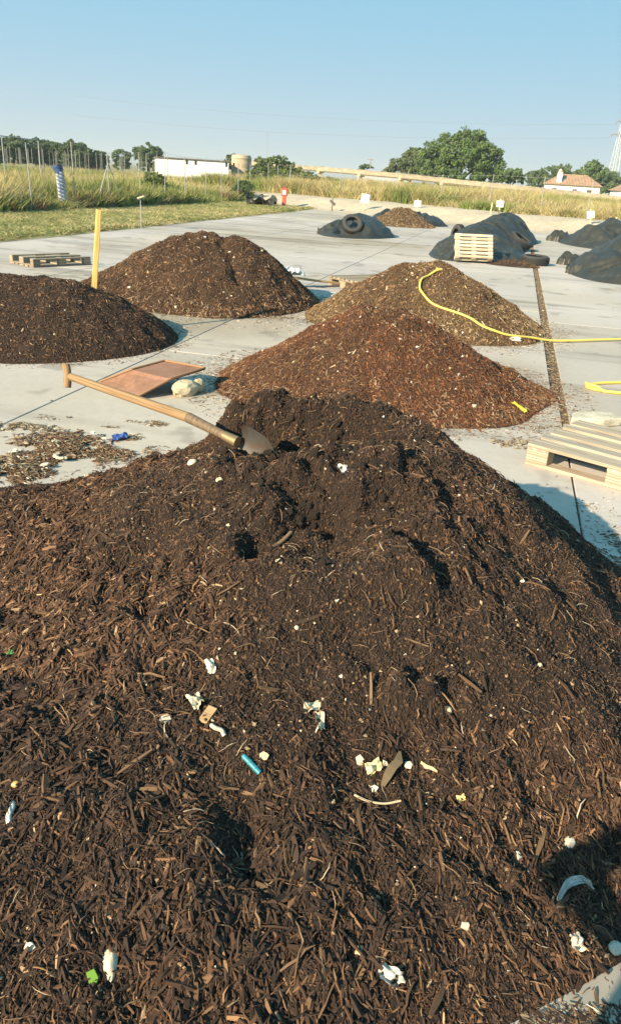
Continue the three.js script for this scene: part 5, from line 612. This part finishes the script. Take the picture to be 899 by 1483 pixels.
/* ---------- the photographer, whose shadow falls at lower right ---------- */
{
  const B = [ // joints with radii: body
    [[-0.26, 0.95, 0.34, 0.145], [-0.26, 1.2, 0.33, 0.13]], [[-0.26, 1.2, 0.33, 0.15], [-0.26, 1.38, 0.32, 0.13]], [[-0.36, 1.38, 0.32, 0.085], [-0.16, 1.38, 0.32, 0.085]], [[-0.26, 1.4, 0.32, 0.06], [-0.25, 1.52, 0.3, 0.055]], [[-0.25, 1.6, 0.28, 0.095], [-0.25, 1.66, 0.27, 0.09]],
    [[-0.44, 1.38, 0.32, 0.058], [-0.76, 1.2, 0.34, 0.042]], [[-0.76, 1.2, 0.34, 0.042], [-0.47, 1.0, 0.27, 0.032]],
    [[-0.08, 1.38, 0.31, 0.062], [0.1, 1.2, 0.22, 0.046]], [[0.1, 1.2, 0.22, 0.046], [0.27, 1.46, 0.1, 0.032]],
    [[-0.34, 0.93, 0.34, 0.105], [-0.37, 0.5, 0.33, 0.07]], [[-0.37, 0.5, 0.33, 0.07], [-0.38, 0.1, 0.37, 0.045]], [[-0.18, 0.93, 0.34, 0.105], [-0.15, 0.5, 0.33, 0.07]], [[-0.15, 0.5, 0.33, 0.07], [-0.14, 0.1, 0.37, 0.045]],
    [[-0.38, 0.05, 0.39, 0.045], [-0.39, 0.04, 0.21, 0.038]], [[-0.14, 0.05, 0.39, 0.045], [-0.13, 0.04, 0.21, 0.038]]];
  const hand = (c, dir, k) => { const o = [[[c[0], c[1], c[2], 0.03], [c[0] + dir[0] * 0.07, c[1] + dir[1] * 0.07, c[2] + dir[2] * 0.07, 0.032]]]; for (let i = 0; i < 4; i++) { const s = (i - 1.5) * 0.021, L = [0.06, 0.075, 0.07, 0.052][i], b = [c[0] + dir[0] * 0.08 + k[0] * s, c[1] + dir[1] * 0.08 + k[1] * s, c[2] + dir[2] * 0.08 + k[2] * s], e = [b[0] + dir[0] * L * 0.6, b[1] + dir[1] * L * 0.6 - 0.008, b[2] + dir[2] * L * 0.6 - 0.01], e2 = [e[0] + dir[0] * L * 0.45, e[1] + dir[1] * L * 0.3 - 0.012, e[2] + dir[2] * L * 0.4 - 0.02]; o.push([[...b, 0.0095], [...e, 0.009]], [[...e, 0.009], [...e2, 0.008]]); } const s = 0.035, tb = [c[0] + dir[0] * 0.03 + k[0] * s, c[1] + dir[1] * 0.03 + k[1] * s, c[2] + dir[2] * 0.03 + k[2] * s]; o.push([[...tb, 0.012], [tb[0] + k[0] * 0.03 + dir[0] * 0.04, tb[1] + k[1] * 0.03 + dir[1] * 0.04, tb[2] + k[2] * 0.03 + dir[2] * 0.04, 0.01]]); return o; };
  const hL = hand([-0.46, 1.0, 0.27], [0.75, -0.4, -0.5], [0, 0.8, -0.6]), hR = hand([0.27, 1.46, 0.1], [-0.05, 0.97, -0.15], [-0.97, -0.05, 0.1]);
  const meshField = (bones, lo, size, res, k) => {
    const mc = new MarchingCubes(res, std([1, 1, 1]), false, false, 200000); mc.isolation = 0; const hs = size / 2;
    for (let z = 0; z < res; z++) for (let y = 0; y < res; y++) for (let x = 0; x < res; x++) { const px = lo[0] + hs + hs * (x - res / 2) / (res / 2), py = lo[1] + hs + hs * (y - res / 2) / (res / 2), pz = lo[2] + hs + hs * (z - res / 2) / (res / 2); let d = 1e9; for (const [a, b] of bones) { const dx = b[0] - a[0], dy = b[1] - a[1], dz = b[2] - a[2], t = clamp(((px - a[0]) * dx + (py - a[1]) * dy + (pz - a[2]) * dz) / (dx * dx + dy * dy + dz * dz)); const q = Math.hypot(px - a[0] - dx * t, py - a[1] - dy * t, pz - a[2] - dz * t) - (a[3] + (b[3] - a[3]) * t); const h = clamp(0.5 + 0.5 * (d - q) / k); d = d + (q - d) * h - k * h * (1 - h); } mc.field[x + y * res + z * res * res] = -d; }
    mc.update(); const n = mc.count, P = mc.positionArray.slice(0, n * 3), N = mc.normalArray.slice(0, n * 3); for (let i = 0; i < n; i++) { P[3 * i] = lo[0] + hs + P[3 * i] * hs; P[3 * i + 1] = lo[1] + hs + P[3 * i + 1] * hs; P[3 * i + 2] = lo[2] + hs + P[3 * i + 2] * hs; }
    const g = new THREE.BufferGeometry(); g.setAttribute('position', new THREE.BufferAttribute(P, 3)); g.setAttribute('normal', new THREE.BufferAttribute(N, 3)); return g;
  };
  const body = meshField(B, [-1.15, -0.03, -0.6], 1.86, 124, 0.035), g1 = meshField(hL, [-0.56, 0.78, 0.06], 0.34, 84, 0.008), g2 = meshField(hR, [0.12, 1.38, -0.06], 0.3, 84, 0.008);
  const nose = bar([-0.25, 1.63, 0.185], [-0.25, 1.6, 0.165], 0.01, 0.016), ear = k => new THREE.SphereGeometry(0.03, 10, 8).scale(0.35, 1, 0.6).translate(-0.25 + k * 0.095, 1.625, 0.28);
  const strip2 = g => { const q = (g.index ? g.toNonIndexed() : g).clone(); for (const a of Object.keys(q.attributes)) if (a !== 'position' && a !== 'normal') q.deleteAttribute(a); return q; };
  const t = thing('person', 'standing person casting the shadow at lower right, one hand on hip', 'person');
  const all = mergeGeometries([body, g1, g2, nose, ear(-1), ear(1)].map(strip2)); const p = all.attributes.position, col = new Float32Array(p.count * 3);
  for (let i = 0; i < p.count; i++) { const x = p.getX(i), y = p.getY(i); let c = [0.42, 0.26, 0.18]; if (y < 0.09) c = [0.05, 0.04, 0.035]; else if (y < 0.98 && x > -0.55 && !(x < -0.4 && y > 0.9)) c = [0.05, 0.06, 0.1]; else if (y < 1.46 && x > -0.6 && x < 0.06) c = [0.2, 0.22, 0.26]; col.set(c, i * 3); }
  all.setAttribute('color', new THREE.BufferAttribute(col, 3)); part('body', all, new THREE.MeshStandardMaterial({ vertexColors: true, roughness: 0.9 }), t);
  part('hair', new THREE.SphereGeometry(0.112, 20, 12, 0, 6.283, 0, 1.75).rotateX(0.45).translate(-0.25, 1.65, 0.29), std([0.03, 0.022, 0.016], 0.8), t);
  for (const k of [-1, 1]) part('eye', new THREE.SphereGeometry(0.011, 10, 8).translate(-0.25 + k * 0.033, 1.64, 0.187), std([0.5, 0.5, 0.48], 0.3), t);
  part('mouth', new THREE.SphereGeometry(0.02, 10, 6).scale(1, 0.25, 0.4).translate(-0.25, 1.565, 0.198), std([0.35, 0.14, 0.12], 0.6), t);
  t.position.x = -0.16;
  const ph = single('phone', chamfer(0.075, 0.155, 0.009, 0.003), std([0.03, 0.03, 0.035], 0.3), 'dark phone held up by the standing person', 'phone'); ph.position.set(0.02, 1.62, 0.05); ph.rotation.set(-0.41, 0, 0.06);
}

renderer.render(scene, camera);
